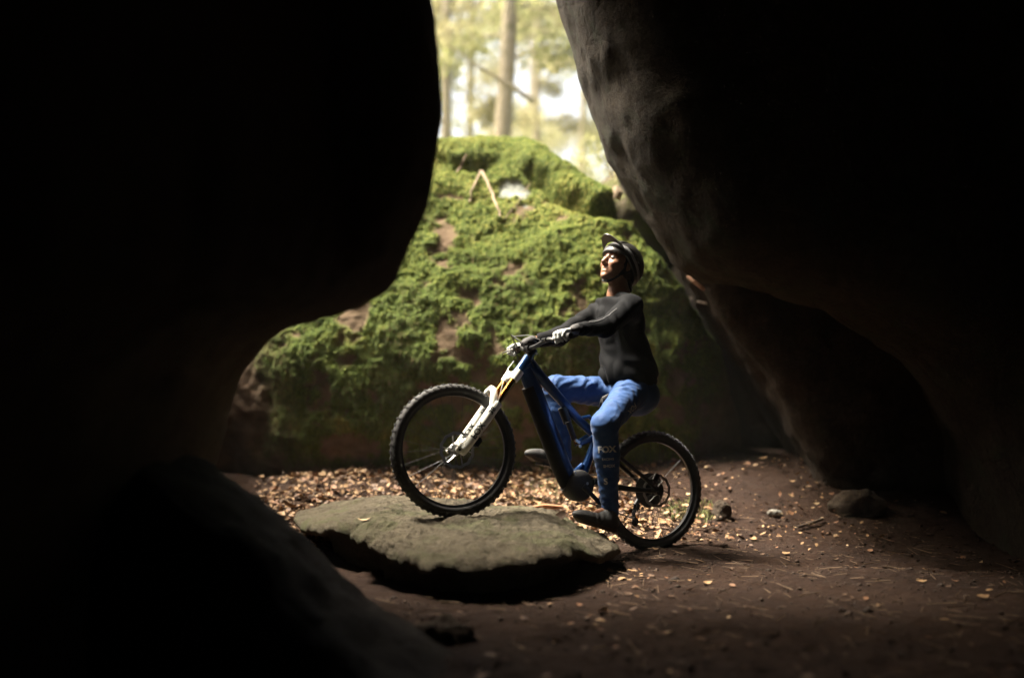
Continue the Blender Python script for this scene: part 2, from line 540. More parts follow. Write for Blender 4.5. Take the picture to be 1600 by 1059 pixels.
# mostly hidden boulder, added on the open left side to block low light
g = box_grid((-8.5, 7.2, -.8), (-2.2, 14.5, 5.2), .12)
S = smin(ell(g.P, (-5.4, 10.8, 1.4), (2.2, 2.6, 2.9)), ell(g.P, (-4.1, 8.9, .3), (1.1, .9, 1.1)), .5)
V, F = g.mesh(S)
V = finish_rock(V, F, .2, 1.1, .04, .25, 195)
link("light_block_boulder", mesh_np("light_block_boulder", V, F), rock_mat("side_granite", (.018, .013, .009), (.045, .033, .024)), None,
     label="mostly hidden brown boulder added left of the mossy rock to block low light", category="boulder", group="granite boulders of the passage")

# ------------------------------------------------------------------ mossy boulder
MC = np.array([0.0, 10.3, 0.95])
NU, NV = 860, 560
az_front = np.linspace(R(-100), R(100), NU - 120)         # around -Y
az_back = np.linspace(R(100), R(260), 122)[1:-1]
az = np.concatenate([az_front, az_back])
el = np.concatenate([np.linspace(R(-30), R(78), NV - 20), np.linspace(R(78), R(89.7), 21)[1:]])
AZ, EL = np.meshgrid(az, el, indexing='ij')
D = np.stack([np.sin(AZ) * np.cos(EL), -np.cos(AZ) * np.cos(EL), np.sin(EL)], -1)
p = 2.5
ax_ = np.where(D[..., 0] < 0, 3.4, 2.6)
rad = ((np.abs(D[..., 0]) / ax_) ** p + (np.abs(D[..., 1]) / 2.45) ** p + (np.abs(D[..., 2]) / 2.33) ** p) ** (-1 / p)
def cut(rad, n, off, k):
    n = np.array(n, dtype=float); n /= np.linalg.norm(n)
    dn = D @ n
    r2 = np.where(dn > .05, off / np.maximum(dn, .05), 50.0)
    return smin(rad, r2, k)
rad = cut(rad, (.63, 0, .77), 2.0, .2)
rad = cut(rad, (.90, .10, .42), 1.45, .15)
rad = cut(rad, (.80, .10, .60), 1.36, .15)
rad = cut(rad, (-.1, -.78, .55), 2.42, .30)
# undercut at the foot
und = sstep(-.05, -.42, D[..., 2]) * .26
rad = rad - und
PT = MC + D * rad[..., None]
rad = rad + .13 * fbm(PT / .95, 4, 301) + .055 * fbm(PT / .30, 4, 311)
PT = MC + D * rad[..., None]
# ledge with a shadowed crevice on the upper right of the face
led = PT[..., 2] - (2.98 - .55 * (PT[..., 0] - .05) - .20 * np.sin(PT[..., 0] * 3.1) + .06 * fbm(PT / .2, 3, 320))
lm = sstep(.02, .22, PT[..., 0]) * sstep(1.35, .9, PT[..., 0])
rad = rad + lm * (.10 * sstep(-.02, .05, led) * sstep(.55, .1, led) - .13 * np.exp(-((led + .05) / .055) ** 2))
led2 = PT[..., 2] - (3.0 + .10 * np.sin(PT[..., 0] * 4) + .08 * fbm(PT / .2, 3, 330))
lm2 = sstep(-1.3, -.9, PT[..., 0]) * sstep(-.05, -.3, PT[..., 0])
rad = rad + lm2 * (.06 * sstep(-.02, .05, led2) * sstep(.4, .1, led2) - .07 * np.exp(-((led2 + .05) / .05) ** 2))
PT = MC + D * rad[..., None]
# moss cover
n_a = fbm(PT / .42, 4, 341); n_b = fbm(PT / .13, 3, 351)
X_, Z_ = PT[..., 0], PT[..., 2]
moss = sstep(-2.25, -1.55, X_ + .3 * n_a + .16 * (Z_ - 1)) * sstep(2.0, 1.5, X_ + .3 * n_a + .25 * (1.6 - Z_) * (Z_ < 1.6))
moss *= sstep(.16, .50, Z_ + .28 * n_a)
low_c = np.exp(-((X_ + .25) / .95) ** 2 - ((Z_ - 1.25) / .75) ** 2)       # moss thinned over the lower middle of the face
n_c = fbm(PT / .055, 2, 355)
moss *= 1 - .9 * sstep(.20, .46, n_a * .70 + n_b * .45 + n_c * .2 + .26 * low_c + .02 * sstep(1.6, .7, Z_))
def blot(px, py, rx, rz, dep=8.3):
    x0 = (px - 800) / 1600 * dep; z0 = 1.05 + (592 - py) / 1600 * dep
    return np.exp(-((X_ - x0) / rx) ** 2 - ((Z_ - z0 + .9 * n_b * rz) / rz) ** 2)
for bx in [(692, 370, .13, .26), (800, 428, .16, .10), (930, 440, .05, .14), (700, 300, .16, .05), (560, 690, .3, .1), (690, 560, .1, .08)]:
    moss *= 1 - .9 * sstep(.35, .75, blot(*bx) + .55 * n_b + .35 * n_c)
pale = sstep(.35, .6, blot(800, 303, .17, .12, 8.7) + .25 * n_b)
moss *= 1 - pale
moss = np.where(D[..., 1] > .4, 1.0, moss)
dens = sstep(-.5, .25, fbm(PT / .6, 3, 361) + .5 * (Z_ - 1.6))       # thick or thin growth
# hanging feather clumps, stretched along the fall line
Q = PT.copy(); Q[..., 2] *= .62
cl = ridged(Q / .082 + .35 * n_b[..., None], 2, 371)
cl2 = ridged(Q / .036, 2, 381)
front = D[..., 1] < .35
topness = sstep(1.9, 2.9, Z_)
rad = rad + np.where(front, moss * ((.026 - .002 * topness) * cl * .75 + (.015) * cl2 + .014), 0)
rad = rad + (1 - moss) * (.012 * fbm(PT / .08, 3, 391))
PT = MC + D * rad[..., None]
nu, nv = AZ.shape
i0, j0 = np.meshgrid(np.arange(nu), np.arange(nv - 1), indexing='ij')
a_ = (i0 * nv + j0).ravel(); b_ = (((i0 + 1) % nu) * nv + j0).ravel()
MF = np.stack([a_, b_, b_ + 1, a_ + 1], 1)
MV = PT.reshape(-1, 3)
me = mesh_np("mossy_boulder", MV, MF)
def attr(me, name, vals):
    at = me.attributes.new(name, 'FLOAT', 'POINT'); at.data.foreach_set("value", np.asarray(vals, dtype=np.float32).ravel())
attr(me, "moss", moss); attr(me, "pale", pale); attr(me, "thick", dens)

def moss_rock_mat():
    m, nt, b = new_mat("moss_covered_granite")
    tc = nt.nodes.new("ShaderNodeTexCoord").outputs['Object']
    def at(n):
        a = nt.nodes.new("ShaderNodeAttribute"); a.attribute_name = n; return a.outputs['Fac']
    rock = ramp(nt, tex_noise(nt, 5, 8, .68, tc, .4), [(.3, (.075, .048, .032)), (.6, (.15, .10, .068)), (.8, (.24, .17, .12))])
    rock = mix(nt, at("pale"), rock, ramp(nt, tex_noise(nt, 18, 5, .7, tc), [(.35, (.17, .19, .165)), (.6, (.30, .32, .29))]))
    g1 = ramp(nt, tex_noise(nt, 3.2, 6, .65, tc, .4), [(.3, (.042, .068, .011)), (.52, (.085, .122, .019)), (.74, (.20, .19, .036))])
    g2 = ramp(nt, tex_noise(nt, 40, 5, .7, tc), [(.3, (.45, .45, .45)), (.7, (1.25, 1.25, 1.25))])
    g = mix(nt, 1.0, g1, g2, 'MULTIPLY')
    g = mix(nt, ramp(nt, tex_noise(nt, 8, 5, .7, tc), [(.62, (0, 0, 0)), (.75, (.7, .7, .7))]), g, (.12, .075, .035))
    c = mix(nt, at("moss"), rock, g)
    nt.links.new(c, b.inputs['Base Color'])
    b.inputs['Roughness'].default_value = .95
    b.inputs['Specular IOR Level'].default_value = .15
    pr = bump(nt, tex_noise(nt, 45, 6, .7, tc), .9, .02, b)
    bump(nt, tex_noise(nt, 160, 4, .7, tc), .9, .006, b, pr)
    return m
mossy = link("mossy_boulder", me, moss_rock_mat(), None,
             label="big round boulder covered in green moss behind the rider", category="boulder", group="granite boulders of the passage")

# moss fronds: many small drooping sprays on the face of the boulder
MN = vnormals(MV, MF)
vis = (D[..., 1] < .30).ravel() & (moss.ravel() > .25) & (MV[:, 2] > .35)
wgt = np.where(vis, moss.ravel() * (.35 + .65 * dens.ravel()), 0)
cr_ = np.linalg.norm(np.cross(MV[MF[:, 1]] - MV[MF[:, 0]], MV[MF[:, 3]] - MV[MF[:, 0]]), axis=1)
wf = wgt[MF[:, 0]] * cr_
NFR = 300000
pick = rng.choice(len(MF), NFR, p=wf / wf.sum())
uv = rng.random((NFR, 2))
P0 = MV[MF[pick, 0]] + (MV[MF[pick, 1]] - MV[MF[pick, 0]]) * uv[:, :1] + (MV[MF[pick, 3]] - MV[MF[pick, 0]]) * uv[:, 1:]
Nn = MN[MF[pick, 0]]
down = np.array([0, 0, -1.0]) - Nn * (-Nn[:, 2:3])
down /= np.maximum(np.linalg.norm(down, axis=1, keepdims=True), .15)
side = np.cross(Nn, down)
side /= np.maximum(np.linalg.norm(side, axis=1, keepdims=True), 1e-6)
ang = rng.normal(0, .75, NFR)[:, None]
dr = down * np.cos(ang) + side * np.sin(ang)
lift = rng.uniform(.25, 1.0, NFR)[:, None]
dr = dr + Nn * lift; dr /= np.linalg.norm(dr, axis=1, keepdims=True)
sd = np.cross(dr, Nn); sd /= np.maximum(np.linalg.norm(sd, axis=1, keepdims=True), 1e-6)
Lf = rng.uniform(.008, .030, NFR)[:, None]; Wf = Lf * rng.uniform(.09, .19, NFR)[:, None]
tip = P0 + dr * Lf + np.array([0, 0, -.35]) * Lf
mid = P0 + dr * Lf * .55
FV = np.stack([P0 - Nn * .004, mid + sd * Wf, tip, mid - sd * Wf], 1).reshape(-1, 3)
FF = np.arange(NFR * 4).reshape(-1, 4)
fm = mesh_np("moss_fronds", FV, FF, smooth=False)
hgt = sstep(.7, 3.0, MV[MF[pick, 0], 2])
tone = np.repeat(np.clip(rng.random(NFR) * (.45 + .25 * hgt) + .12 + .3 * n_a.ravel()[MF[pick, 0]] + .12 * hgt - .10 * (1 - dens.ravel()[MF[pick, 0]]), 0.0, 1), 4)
attr(fm, "tone", tone)
def frond_mat(name, stops, trans=.25):
    m, nt, b = new_mat(name)
    a = nt.nodes.new("ShaderNodeAttribute"); a.attribute_name = "tone"
    c = ramp(nt, a.outputs['Fac'], stops)
    nt.links.new(c, b.inputs['Base Color'])
    b.inputs['Roughness'].default_value = .8
    b.inputs['Specular IOR Level'].default_value = .2
    tr = nt.nodes.new("ShaderNodeBsdfTranslucent"); nt.links.new(c, tr.inputs[0])
    mx = nt.nodes.new("ShaderNodeMixShader"); mx.inputs[0].default_value = trans
    nt.links.new(b.outputs[0], mx.inputs[1]); nt.links.new(tr.outputs[0], mx.inputs[2])
    nt.links.new(mx.outputs[0], nt.nodes["Material Output"].inputs[0])
    return m
frm = frond_mat("moss_frond", [(.06, (.09, .055, .022)), (.18, (.04, .068, .011)), (.45, (.09, .13, .019)), (.72, (.19, .215, .036)), (.95, (.38, .34, .095))])
link("moss_fronds", fm, frm, mossy, kind="stuff")

# low boulder added in the near left; its black colour stands in for shade
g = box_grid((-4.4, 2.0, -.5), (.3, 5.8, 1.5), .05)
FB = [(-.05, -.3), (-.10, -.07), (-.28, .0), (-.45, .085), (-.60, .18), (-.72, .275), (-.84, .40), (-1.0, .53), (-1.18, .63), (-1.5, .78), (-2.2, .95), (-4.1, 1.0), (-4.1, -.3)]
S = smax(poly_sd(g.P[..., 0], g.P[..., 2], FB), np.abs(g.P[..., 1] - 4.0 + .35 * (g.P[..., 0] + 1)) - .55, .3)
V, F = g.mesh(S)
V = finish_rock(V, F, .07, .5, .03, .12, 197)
link("added_low_boulder", mesh_np("added_low_boulder", V, F), rock_mat("shade_black_granite", (.010, .007, .005), (.024, .018, .013)), None,
     label="low boulder added in front of the slab at lower left, black in place of shade", category="boulder", group="granite boulders of the passage")

# ------------------------------------------------------------------ flat stone slab
SP = [(-.23, 4.70), (0, 4.76), (.24, 5.02), (.48, 5.38), (.60, 5.62), (.56, 5.95), (.30, 6.10), (-.155, 6.35), (-.74, 6.62), (-1.20, 6.95), (-1.42, 6.72), (-1.22, 6.10), (-.86, 5.50), (-.52, 4.92)]
SP = np.array(SP); SC = np.array([-.28, 5.65])
th = np.linspace(0, 2 * np.pi, 561)[:-1]
pa = np.arctan2(SP[:, 1] - SC[1], SP[:, 0] - SC[0]); prd = np.hypot(SP[:, 0] - SC[0], SP[:, 1] - SC[1])
od = np.argsort(pa); pa, prd = pa[od], prd[od]
rr = np.interp(th, np.concatenate([pa - 2*np.pi, pa, pa + 2*np.pi]), np.tile(prd, 3))
ker = np.exp(-np.linspace(-2, 2, 25) ** 2); ker /= ker.sum()
rr = np.convolve(np.concatenate([rr[-12:], rr, rr[:12]]), ker, 'valid')
rr = rr + .035 * fbm(np.stack([np.cos(th) * 5, np.sin(th) * 5, th * 0], -1), 4, 401)
def slab_top(x, y):
    z = .285 - .10 * sstep(5.55, 4.45, y) - .135 * sstep(.12, .66, x) - .10 * sstep(-.75, -1.4, x)
    P = np.stack([x, y, np.zeros_like(x)], -1)
    return z + .028 * fbm(P / .45, 3, 411) * sstep(.15, .5, np.hypot(x + .3, y - 5.69)) + .026 * fbm(P / .14, 5, 421) + .010 * ridged(P / .055, 2, 423) - .012 * sstep(.45, .8, ridged(P / .35, 2, 425))
prof = [(t, 0.0) for t in np.linspace(.004, .93, 110)] + [(.955, -.006), (.975, -.014), (.99, -.026), (1.0, -.042), (.995, -.058), (.975, -.068), (.93, -.072), (.86, -.08), (.76, -.13), (.70, -.34)]
SVs = []
for t, dz in prof:
    x = SC[0] + np.cos(th) * rr * t; y = SC[1] + np.sin(th) * rr * t
    z = slab_top(x, y) + dz
    Pn = np.stack([x, y, z], -1)
    if dz < 0:
        Pn[:, :2] += (np.stack([np.cos(th), np.sin(th)], -1) * (.032 * fbm(Pn / .12, 3, 431))[:, None])
        Pn[:, 2] += .012 * fbm(Pn / .1, 3, 441)
    else:
        Pn[:, 2] += .006 * fbm(Pn / .035, 2, 451)
    SVs.append(Pn)
SV = np.concatenate(SVs); nt_ = len(th)
a_, b_ = np.meshgrid(np.arange(len(prof) - 1), np.arange(nt_), indexing='ij')
k = (a_ * nt_ + b_).ravel(); k2 = (a_ * nt_ + (b_ + 1) % nt_).ravel()
SF = np.stack([k, k + nt_, k2 + nt_, k2], 1)[:, ::-1]
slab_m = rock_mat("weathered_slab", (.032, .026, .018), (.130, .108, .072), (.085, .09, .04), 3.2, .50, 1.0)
link("stone_slab", mesh_np("stone_slab", SV, SF[:, ::-1]), slab_m, None,
     label="flat lit stone slab on the ground under the front wheel", category="rock")

# ------------------------------------------------------------------ mountain bike
FH = Vector((-.320, 5.69, .655)); RH = Vector((.861, 6.28, .367))
bX = (FH - RH).normalized()
bL0 = Vector((-bX.y, bX.x, 0)).normalized()
bU = bX.cross(bL0)
lean = R(3.0)
bY = bL0 * math.cos(lean) + bU * math.sin(lean)
bZ = bX.cross(bY)
bO = RH - bZ * .365
BM = Matrix(((bX.x, bY.x, bZ.x, bO.x), (bX.y, bY.y, bZ.y, bO.y), (bX.z, bY.z, bZ.z, bO.z), (0, 0, 0, 1)))
bike = empty("mountain_bike")
bike.matrix_world = BM
bike["label"] = "blue full suspension mountain bike with white fork ridden onto the stone slab"
bike["category"] = "bicycle"

m_blue = simple("blue_metal_paint", (.002, .028, .105), .30, .6, .12, 8, coat=.6)
m_black = simple("black_anodised", (.012, .012, .013), .38, .3, .2, 40)
m_blackm = simple("black_matt_plastic", (.014, .013, .013), .6, 0, .2, 60, .2, 300)
m_rubber = simple("tyre_rubber", (.022, .021, .020), .72, 0, .35, 25, .25, 220)
m_white = simple("white_fork_paint", (.72, .71, .64), .35, 0, .06, 15, coat=.3)
m_gold = simple("gold_stanchion", (.36, .15, .028), .18, 1.0, .05, 10)
m_silver = simple("machined_alloy", (.55, .55, .54), .28, 1.0, .1, 60)
m_steel = simple("rotor_steel", (.40, .39, .38), .33, 1.0, .15, 90)
m_spoke = simple("black_spoke", (.03, .03, .03), .4, .6)
m_ink = simple("black_decal", (.012, .012, .012), .5)
m_pale_ink = simple("pale_decal", (.36, .37, .38), .6)
m_saddle = simple("saddle_cover", (.016, .015, .015), .55, 0, .2, 40, .2, 250)

hd_ = Vector((.454, 0, -.891)); hn_ = Vector((.891, 0, .454))    # steering axis (down), forward normal
HTb = Vector((1.049, 0, .862)); HTt = Vector((.992, 0, .973))
def steer_m(a):
    T = Matrix.Translation(HTb)
    return T @ Matrix.Rotation(a, 4, -hd_) @ T.inverted()
STEER = steer_m(R(-4.0))

def wheel(name, c, r, rotor_r, steer, label):
    """rim, tyre, tread, hub, spokes, rotor built about the y axis at c"""
    rim = MB()
    rim.lathe(c, (0, 1, 0), [(r-.058, -.014), (r-.050, -.016), (r-.044, -.0165), (r-.0445, -.013), (r-.052, -.010), (r-.052, .010), (r-.0445, .013), (r-.044, .0165), (r-.050, .016), (r-.058, .014), (r-.072, .010), (r-.072, -.010)], 72, True)
    w = rim.build(name, m_black, bike, label=label)
    if steer is not None: w.matrix_local = steer
    t = MB(); prof = []
    tr = .031
    for k in range(15):
        a = R(-130 + 260 * k / 14)
        prof.append((r - .006 - tr + tr * math.cos(a), tr * math.sin(a) * 1.02))
    for k in range(14, -1, -1):
        a = R(-118 + 236 * k / 14)
        prof.append((r - .006 - tr + (tr - .004) * math.cos(a), (tr - .004) * math.sin(a)))
    t.lathe(c, (0, 1, 0), prof, 96, True)
    t.build("tyre", m_rubber, w)
    kn = MB(); c_ = Vector(c)
    def knob(a, lat, sz, h, yaw=0.0):
        cl = math.asin(max(-.98, min(.98, lat / tr)))
        dirv = Vector((math.cos(a), 0, math.sin(a)))
        nrm = dirv * math.cos(cl) + Vector((0, 1, 0)) * math.sin(cl)
        tan = Vector((-math.sin(a), 0, math.cos(a)))
        bi = nrm.cross(tan)
        pos = c_ + dirv * (r - .006 - tr) + nrm * (tr - .0025 + h / 2)
        M3 = Matrix((tan, bi, nrm)).transposed() @ Matrix.Rotation(yaw, 3, 'Z')
        kn.box(pos, (sz[0], sz[1], h + .003), M3, .82)
    n = 62
    for i in range(n):
        a = 2 * math.pi * i / n
        if i % 2 == 0:
            knob(a, .0065, (.016, .0095), .0065, .15); knob(a, -.0065, (.016, .0095), .0065, -.15)
        else:
            knob(a, 0.0, (.013, .017), .0065)
            knob(a, .0165, (.013, .010), .0058, .3); knob(a, -.0165, (.013, .010), .0058, -.3)
        knob(a + .02, .0268, (.015, .010), .0062, .1); knob(a + .02, -.0268, (.015, .010), .0062, -.1)
    kn.build("tread_knobs", m_rubber, w, smooth=False, kind="stuff")
    hub = MB()
    hub.lathe(c, (0, 1, 0), [(.0, -.060), (.012, -.060), (.014, -.035), (.028, -.034), (.028, -.028), (.018, -.020), (.017, .020), (.028, .028), (.028, .034), (.016, .036), (.012, .058), (.0, .058)], 24)
    hub.build("hub", m_black, w)
    sp0 = None
    ns = 28
    for i in range(ns):
        sd_ = 1 if i % 2 else -1
        a = 2 * math.pi * i / ns
        a2 = a + (.55 if (i // 2) % 2 else -.55) 
        p1 = c_ + Vector((.027 * math.cos(a2), .030 * sd_, .027 * math.sin(a2)))
        p2 = c_ + Vector(((r - .071) * math.cos(a), .004 * sd_, (r - .071) * math.sin(a)))
        MB().tube([p1, p2], .0010, 5).build("spoke", m_spoke, w)
    if rotor_r:
        ro = MB(); y = .046
        cc = Vector((c[0], y, c[2]))
        n2 = 72; Vv = []; Ff = []
        for k in range(n2):
            a = 2 * math.pi * k / n2
            wob = .0025 * math.sin(a * 12)
            for rr_, yy in ((rotor_r + wob, -.001), (rotor_r - .016 + wob, -.001), (rotor_r - .016 + wob, .001), (rotor_r + wob, .001)):
                Vv.append(cc + Vector((rr_ * math.cos(a), yy, rr_ * math.sin(a))))
        for k in range(n2):
            k2 = (k + 1) % n2
            for j in range(4): Ff.append((k*4+j, k2*4+j, k2*4+(j+1) % 4, k*4+(j+1) % 4))
        ro.add(Vv, Ff)
        for k in range(6):
            a = 2 * math.pi * k / 6
            p1 = cc + Vector((.024 * math.cos(a - .5), 0, .024 * math.sin(a - .5)))
            p2 = cc + Vector((.055 * math.cos(a - .12), 0, .055 * math.sin(a - .12)))
            p3 = cc + Vector(((rotor_r - .014) * math.cos(a), 0, (rotor_r - .014) * math.sin(a)))
            ro.tube([p1, p2, p3], [.006, .0045, .005], 6, flat=.3, up=(0, 1, .01)) if False else ro.tube([p1, p2, p3], [.0042, .0034, .004], 6)
        ro.lathe(cc, (0, 1, 0), [(.018, -.0012), (.028, -.0012), (.028, .0012), (.018, .0012)], 24, True)
        ro.build("brake_rotor", m_steel, w)
    return w

fw = wheel("front_wheel", (1.351, 0, .365), .375, .102, STEER, "front wheel resting on the stone slab")
rw = wheel("rear_wheel", (0, 0, .365), .368, .100, None, "rear wheel standing on the soil")
cs = MB(); prof = [(.018, -.028)]
for k in range(12):
    rr_ = .105 - k * .0072; y = -.030 - k * .0034
    prof += [(rr_, y), (rr_, y - .0016), (rr_ - .008, y - .0016)]
prof += [(.018, -.072)]
cs.lathe((0, 0, .365), (0, 1, 0), prof, 48)
cs.build("cassette", simple("worn_cassette", (.07, .068, .066), .4, .9), rw, smooth=False)

# frame
fr = MB()
fr.tube([HTb, HTb.lerp(HTt, .3), HTb.lerp(HTt, .7), HTt], [.032, .0295, .029, .031], 20)
DT = [Vector((1.005, 0, .905)), Vector((.925, 0, .80)), Vector((.80, 0, .615)), Vector((.66, 0, .41)), Vector((.585, 0, .315))]
fr.tube(DT, [.044, .050, .053, .053, .050], 18, flat=.74, up=(.6, 0, -.8))
fr.tube([(.985, 0, .945), (.90, 0, .885), (.76, 0, .795), (.60, 0, .690), (.452, 0, .610)], [.040, .034, .029, .026, .026], 16, flat=.85)
fr.tube([(.43, 0, .655), (.458, 0, .60), (.478, 0, .50), (.505, 0, .385)], [.0205, .022, .024, .030], 14)
fr.tube([(.520, 0, .43), (.56, 0, .372), (.62, 0, .36)], [.018, .026, .024], 12)
fr.tube([(.60, .0, .69), (.53, 0, .72), (.440, 0, .665)], [.014, .013, .013], 10)
frame = fr.build("frame", m_blue, bike)
# near-black strip along the underside of the down tube
bc = MB()
bc.tube([p + Vector((.020, 0, -.014)) * 1.0 for p in (DT[1].lerp(DT[0], .2), DT[2], DT[3], DT[4])], [.042, .046, .046, .044], 16, flat=.90, up=(.8, 0, -.6))
bc.build("down_tube_underside", simple("underside_black_plastic", (.005, .005, .006), .6, 0, .2, 60, .2, 300, spec=.2), bike)
mo = MB()
mo.lathe((.535, 0, .305), (0, 1, 0), [(0, -.062), (.05, -.062), (.082, -.050), (.092, -.03), (.094, .03), (.084, .052), (.05, .064), (0, .064)], 28)
mo.tube([(.56, 0, .30), (.62, 0, .315)], [.075, .058], 18, flat=.75)
motor = mo.build("motor", m_blackm, bike)
for (x, z) in ((.60, .372), (.505, .325)):
    MB().lathe((x, .060, z), (0, 1, 0), [(0, -.006), (.009, -.006), (.009, .004), (.006, .007), (0, .007)], 12).build("bolt", m_silver, motor)
# swingarm and link
sw = MB()
for sy in (1, -1):
    sw.tube([(.0, .068*sy, .365), (.10, .066*sy, .352), (.30, .055*sy, .335), (.45, .038*sy, .345)], [.015, .015, .018, .022], 10)
    sw.tube([(.0, .068*sy, .37), (.12, .060*sy, .43), (.32, .048*sy, .525), (.42, .040*sy, .565)], [.014, .013, .013, .015], 10)
    sw.lathe((0, .068*sy, .365), (0, 1, 0), [(0, -.012), (.026, -.012), (.026, .012), (0, .012)], 16)
sw.tube([(.33, -.05, .53), (.33, .05, .53)], .013, 10)
sw.build("swingarm", m_black, bike)
ln = MB()
for sy in (1, -1):
    ln.tube([(.42, .043*sy, .565), (.50, .040*sy, .600), (.575, .030*sy, .545)], [.016, .020, .014], 10, flat=.6)
ln.build("rocker_link", m_blue, bike)
sh = MB()
sh.tube([(.72, 0, .735), (.665, 0, .655)], .026, 16)
shock = sh.build("shock_absorber", m_black, bike)
MB().tube([(.665, 0, .655), (.585, 0, .545)], .011, 12).build("shock_shaft", m_gold, shock)
MB().tube([(.69, .045, .655), (.63, .045, .565)], .017, 12).build("shock_reservoir", m_blackm, shock)
kn = MB()
for (x, z) in ((.622, .557), (.606, .552), (.592, .530)):
    kn.lathe((x, .062, z), (0, 1, 0), [(0, -.008), (.009, -.008), (.009, .004), (0, .006)], 10)
kn.build("adjuster_knobs", m_silver, shock)
# seat post and saddle
MB().tube([(.425, 0, .675), (.345, 0, .840)], .0165, 14).build("seat_post", m_black, bike)
sdl = MB(); Vv = []; Ff = []
for i in range(13):
    t = i / 12; x = .19 + .27 * t
    hw = .070 * (1 - sstep(.15, .75, t)) + .019
    for j in range(9):
        v = j / 8 * 2 - 1
        Vv.append((x, hw * v, .872 + .012 * (1 - v * v) + .012 * (1 - t) - .03 * abs(v) ** 3 - (.03 * max(0, t - .85) / .15)))
for i in range(12):
    for j in range(8): Ff.append((i*9+j, (i+1)*9+j, (i+1)*9+j+1, i*9+j+1))
b0 = len(Vv)
Vv += [(v[0], v[1] * .85, v[2] - .028) for v in Vv]
Ff += [tuple(b0 + k for k in reversed(f)) for f in Ff]
for i in range(12):
    Ff.append((i*9, b0+i*9, b0+(i+1)*9, (i+1)*9)); Ff.append((i*9+8, (i+1)*9+8, b0+(i+1)*9+8, b0+i*9+8))
for j in range(8):
    Ff.append((j, j+1, b0+j+1, b0+j)); Ff.append((12*9+j, b0+12*9+j, b0+12*9+j+1, 12*9+j+1))
sdl.add(Vv, Ff)
saddle = sdl.build("saddle", m_saddle, bike)
rl = MB()
for sy in (.022, -.022): rl.tube([(.22, sy, .85), (.27, sy, .835), (.36, sy, .835), (.43, sy*.6, .855)], .0038, 8)
rl.build("saddle_rails", m_steel, saddle)

# cranks and pedals
cb = Vector((.535, 0, .305)); cdir = Vector((.140, 0, .090)).normalized()
for sy, d in ((-1, cdir), (1, -cdir)):
    p0 = cb + Vector((0, .072*sy, 0)); p1 = cb + d * .168 + Vector((0, .086*sy, 0))
    ca = MB().tube([p0, p0.lerp(p1, .5), p1], [.018, .013, .014], 12, flat=.6, up=(d.x, .0, d.z) if False else None)
    ca.build("crank_arm", m_black, bike)
    pd_ = MB(); pc = p1 + Vector((0, .062*sy, 0))
    tilt = Matrix.Rotation(R(-4 if sy < 0 else 10), 3, 'Y')
    for dx in (-.046, .046): pd_.box(pc + tilt @ Vector((dx, 0, 0)), (.012, .098, .015), tilt)
    for dy in (-.046, 0, .046): pd_.box(pc + Vector((0, dy, 0)), (.085, .010, .0135), tilt)
    pd_.tube([p1, pc + Vector((0, .05*sy, 0))], .008, 8)
    for dx in (-.046, .046):
        for dy in (-.042, -.014, .014, .042):
            for dz in (-1, 1):
                q = pc + tilt @ Vector((dx, dy, .0095*dz)); pd_.box(q, (.0035, .0035, .006), tilt)
    pd_.build("pedal", m_black, bike, smooth=False)
crg = MB().lathe(cb + Vector((0, -.052, 0)), (0, 1, 0), [(.040, -.002), (.066, -.002), (.070, 0), (.066, .002), (.040, .002)], 40, True)
crg.build("chainring", m_steel, bike)
chn = MB()
chn.tube([cb + Vector((.0, -.052, .068)), (.03, -.050, .430)], .0042, 6)
chn.tube([cb + Vector((.0, -.052, -.068)), (.075, -.052, .178)], .0042, 6)
chn.tube([cb + Vector((.068*math.cos(a), -.052, .068*math.sin(a))) for a in np.linspace(-math.pi/2, math.pi/2, 12)], .0042, 6)
chn.build("chain", m_steel, bike)
dr_ = MB()
dr_.tube([(.0, -.078, .355), (.03, -.082, .305), (.055, -.080, .262)], [.013, .016, .014], 10)
dr_.tube([(.06, -.066, .262), (.075, -.062, .205), (.055, -.060, .150)], [.010, .007, .010], 8)
dr_.tube([(.06, -.044, .262), (.075, -.044, .205), (.055, -.044, .150)], [.008, .005, .008], 8)
derail = dr_.build("rear_derailleur", m_black, bike)
for (x, z) in ((.060, .252), (.055, .158)):
    jw = MB(); jw.lathe((x, -.053, z), (0, 1, 0), [(.006, -.004), (.022, -.004), (.025, 0), (.022, .004), (.006, .004)], 20, True)
    for k in range(12):
        a = 2*math.pi*k/12; jw.box((x + .026*math.cos(a), -.053, z + .026*math.sin(a)), (.005, .003, .005), Matrix.Rotation(-a, 3, 'Y'))
    jw.build("jockey_wheel", m_blackm, derail, smooth=False)
MB().tube([(.03, .072, .46), (.045, .078, .42)], [.020, .022], 10, flat=.7).build("brake_caliper", m_black, bike)

# fork
fk = MB()
def fpt(t, fwd=0.0, y=0.0): return HTb + hd_ * t + hn_ * fwd + Vector((0, y, 0))
for sy in (1, -1):
    y = .064 * sy
    fk.tube([fpt(.225, .016, y), fpt(.235, .016, y), fpt(.245, .016, y), fpt(.36, .016, y), fpt(.45, .017, y), fpt(.54, .018, y), fpt(.580, .018, y), fpt(.588, .018, y)], [.0275, .0315, .0300, .0300, .0290, .0275, .0240, .019], 18)
    fk.tube([fpt(.525, .022, y*.95), fpt(.548, .040, y*.93), fpt(.566, .046, y*.93)], [.022, .021, .016], 12, flat=.75)
    fk.lathe((1.351, .072*sy, .365), (0, 1, 0), [(.007, -.016), (.018, -.016), (.018, .013), (.007, .013)], 18, True)
arch = [fpt(.250, .028, .064), fpt(.215, .050, .060), fpt(.178, .068, .045), fpt(.164, .074, .0), fpt(.178, .068, -.045), fpt(.215, .050, -.060), fpt(.250, .028, -.064)]
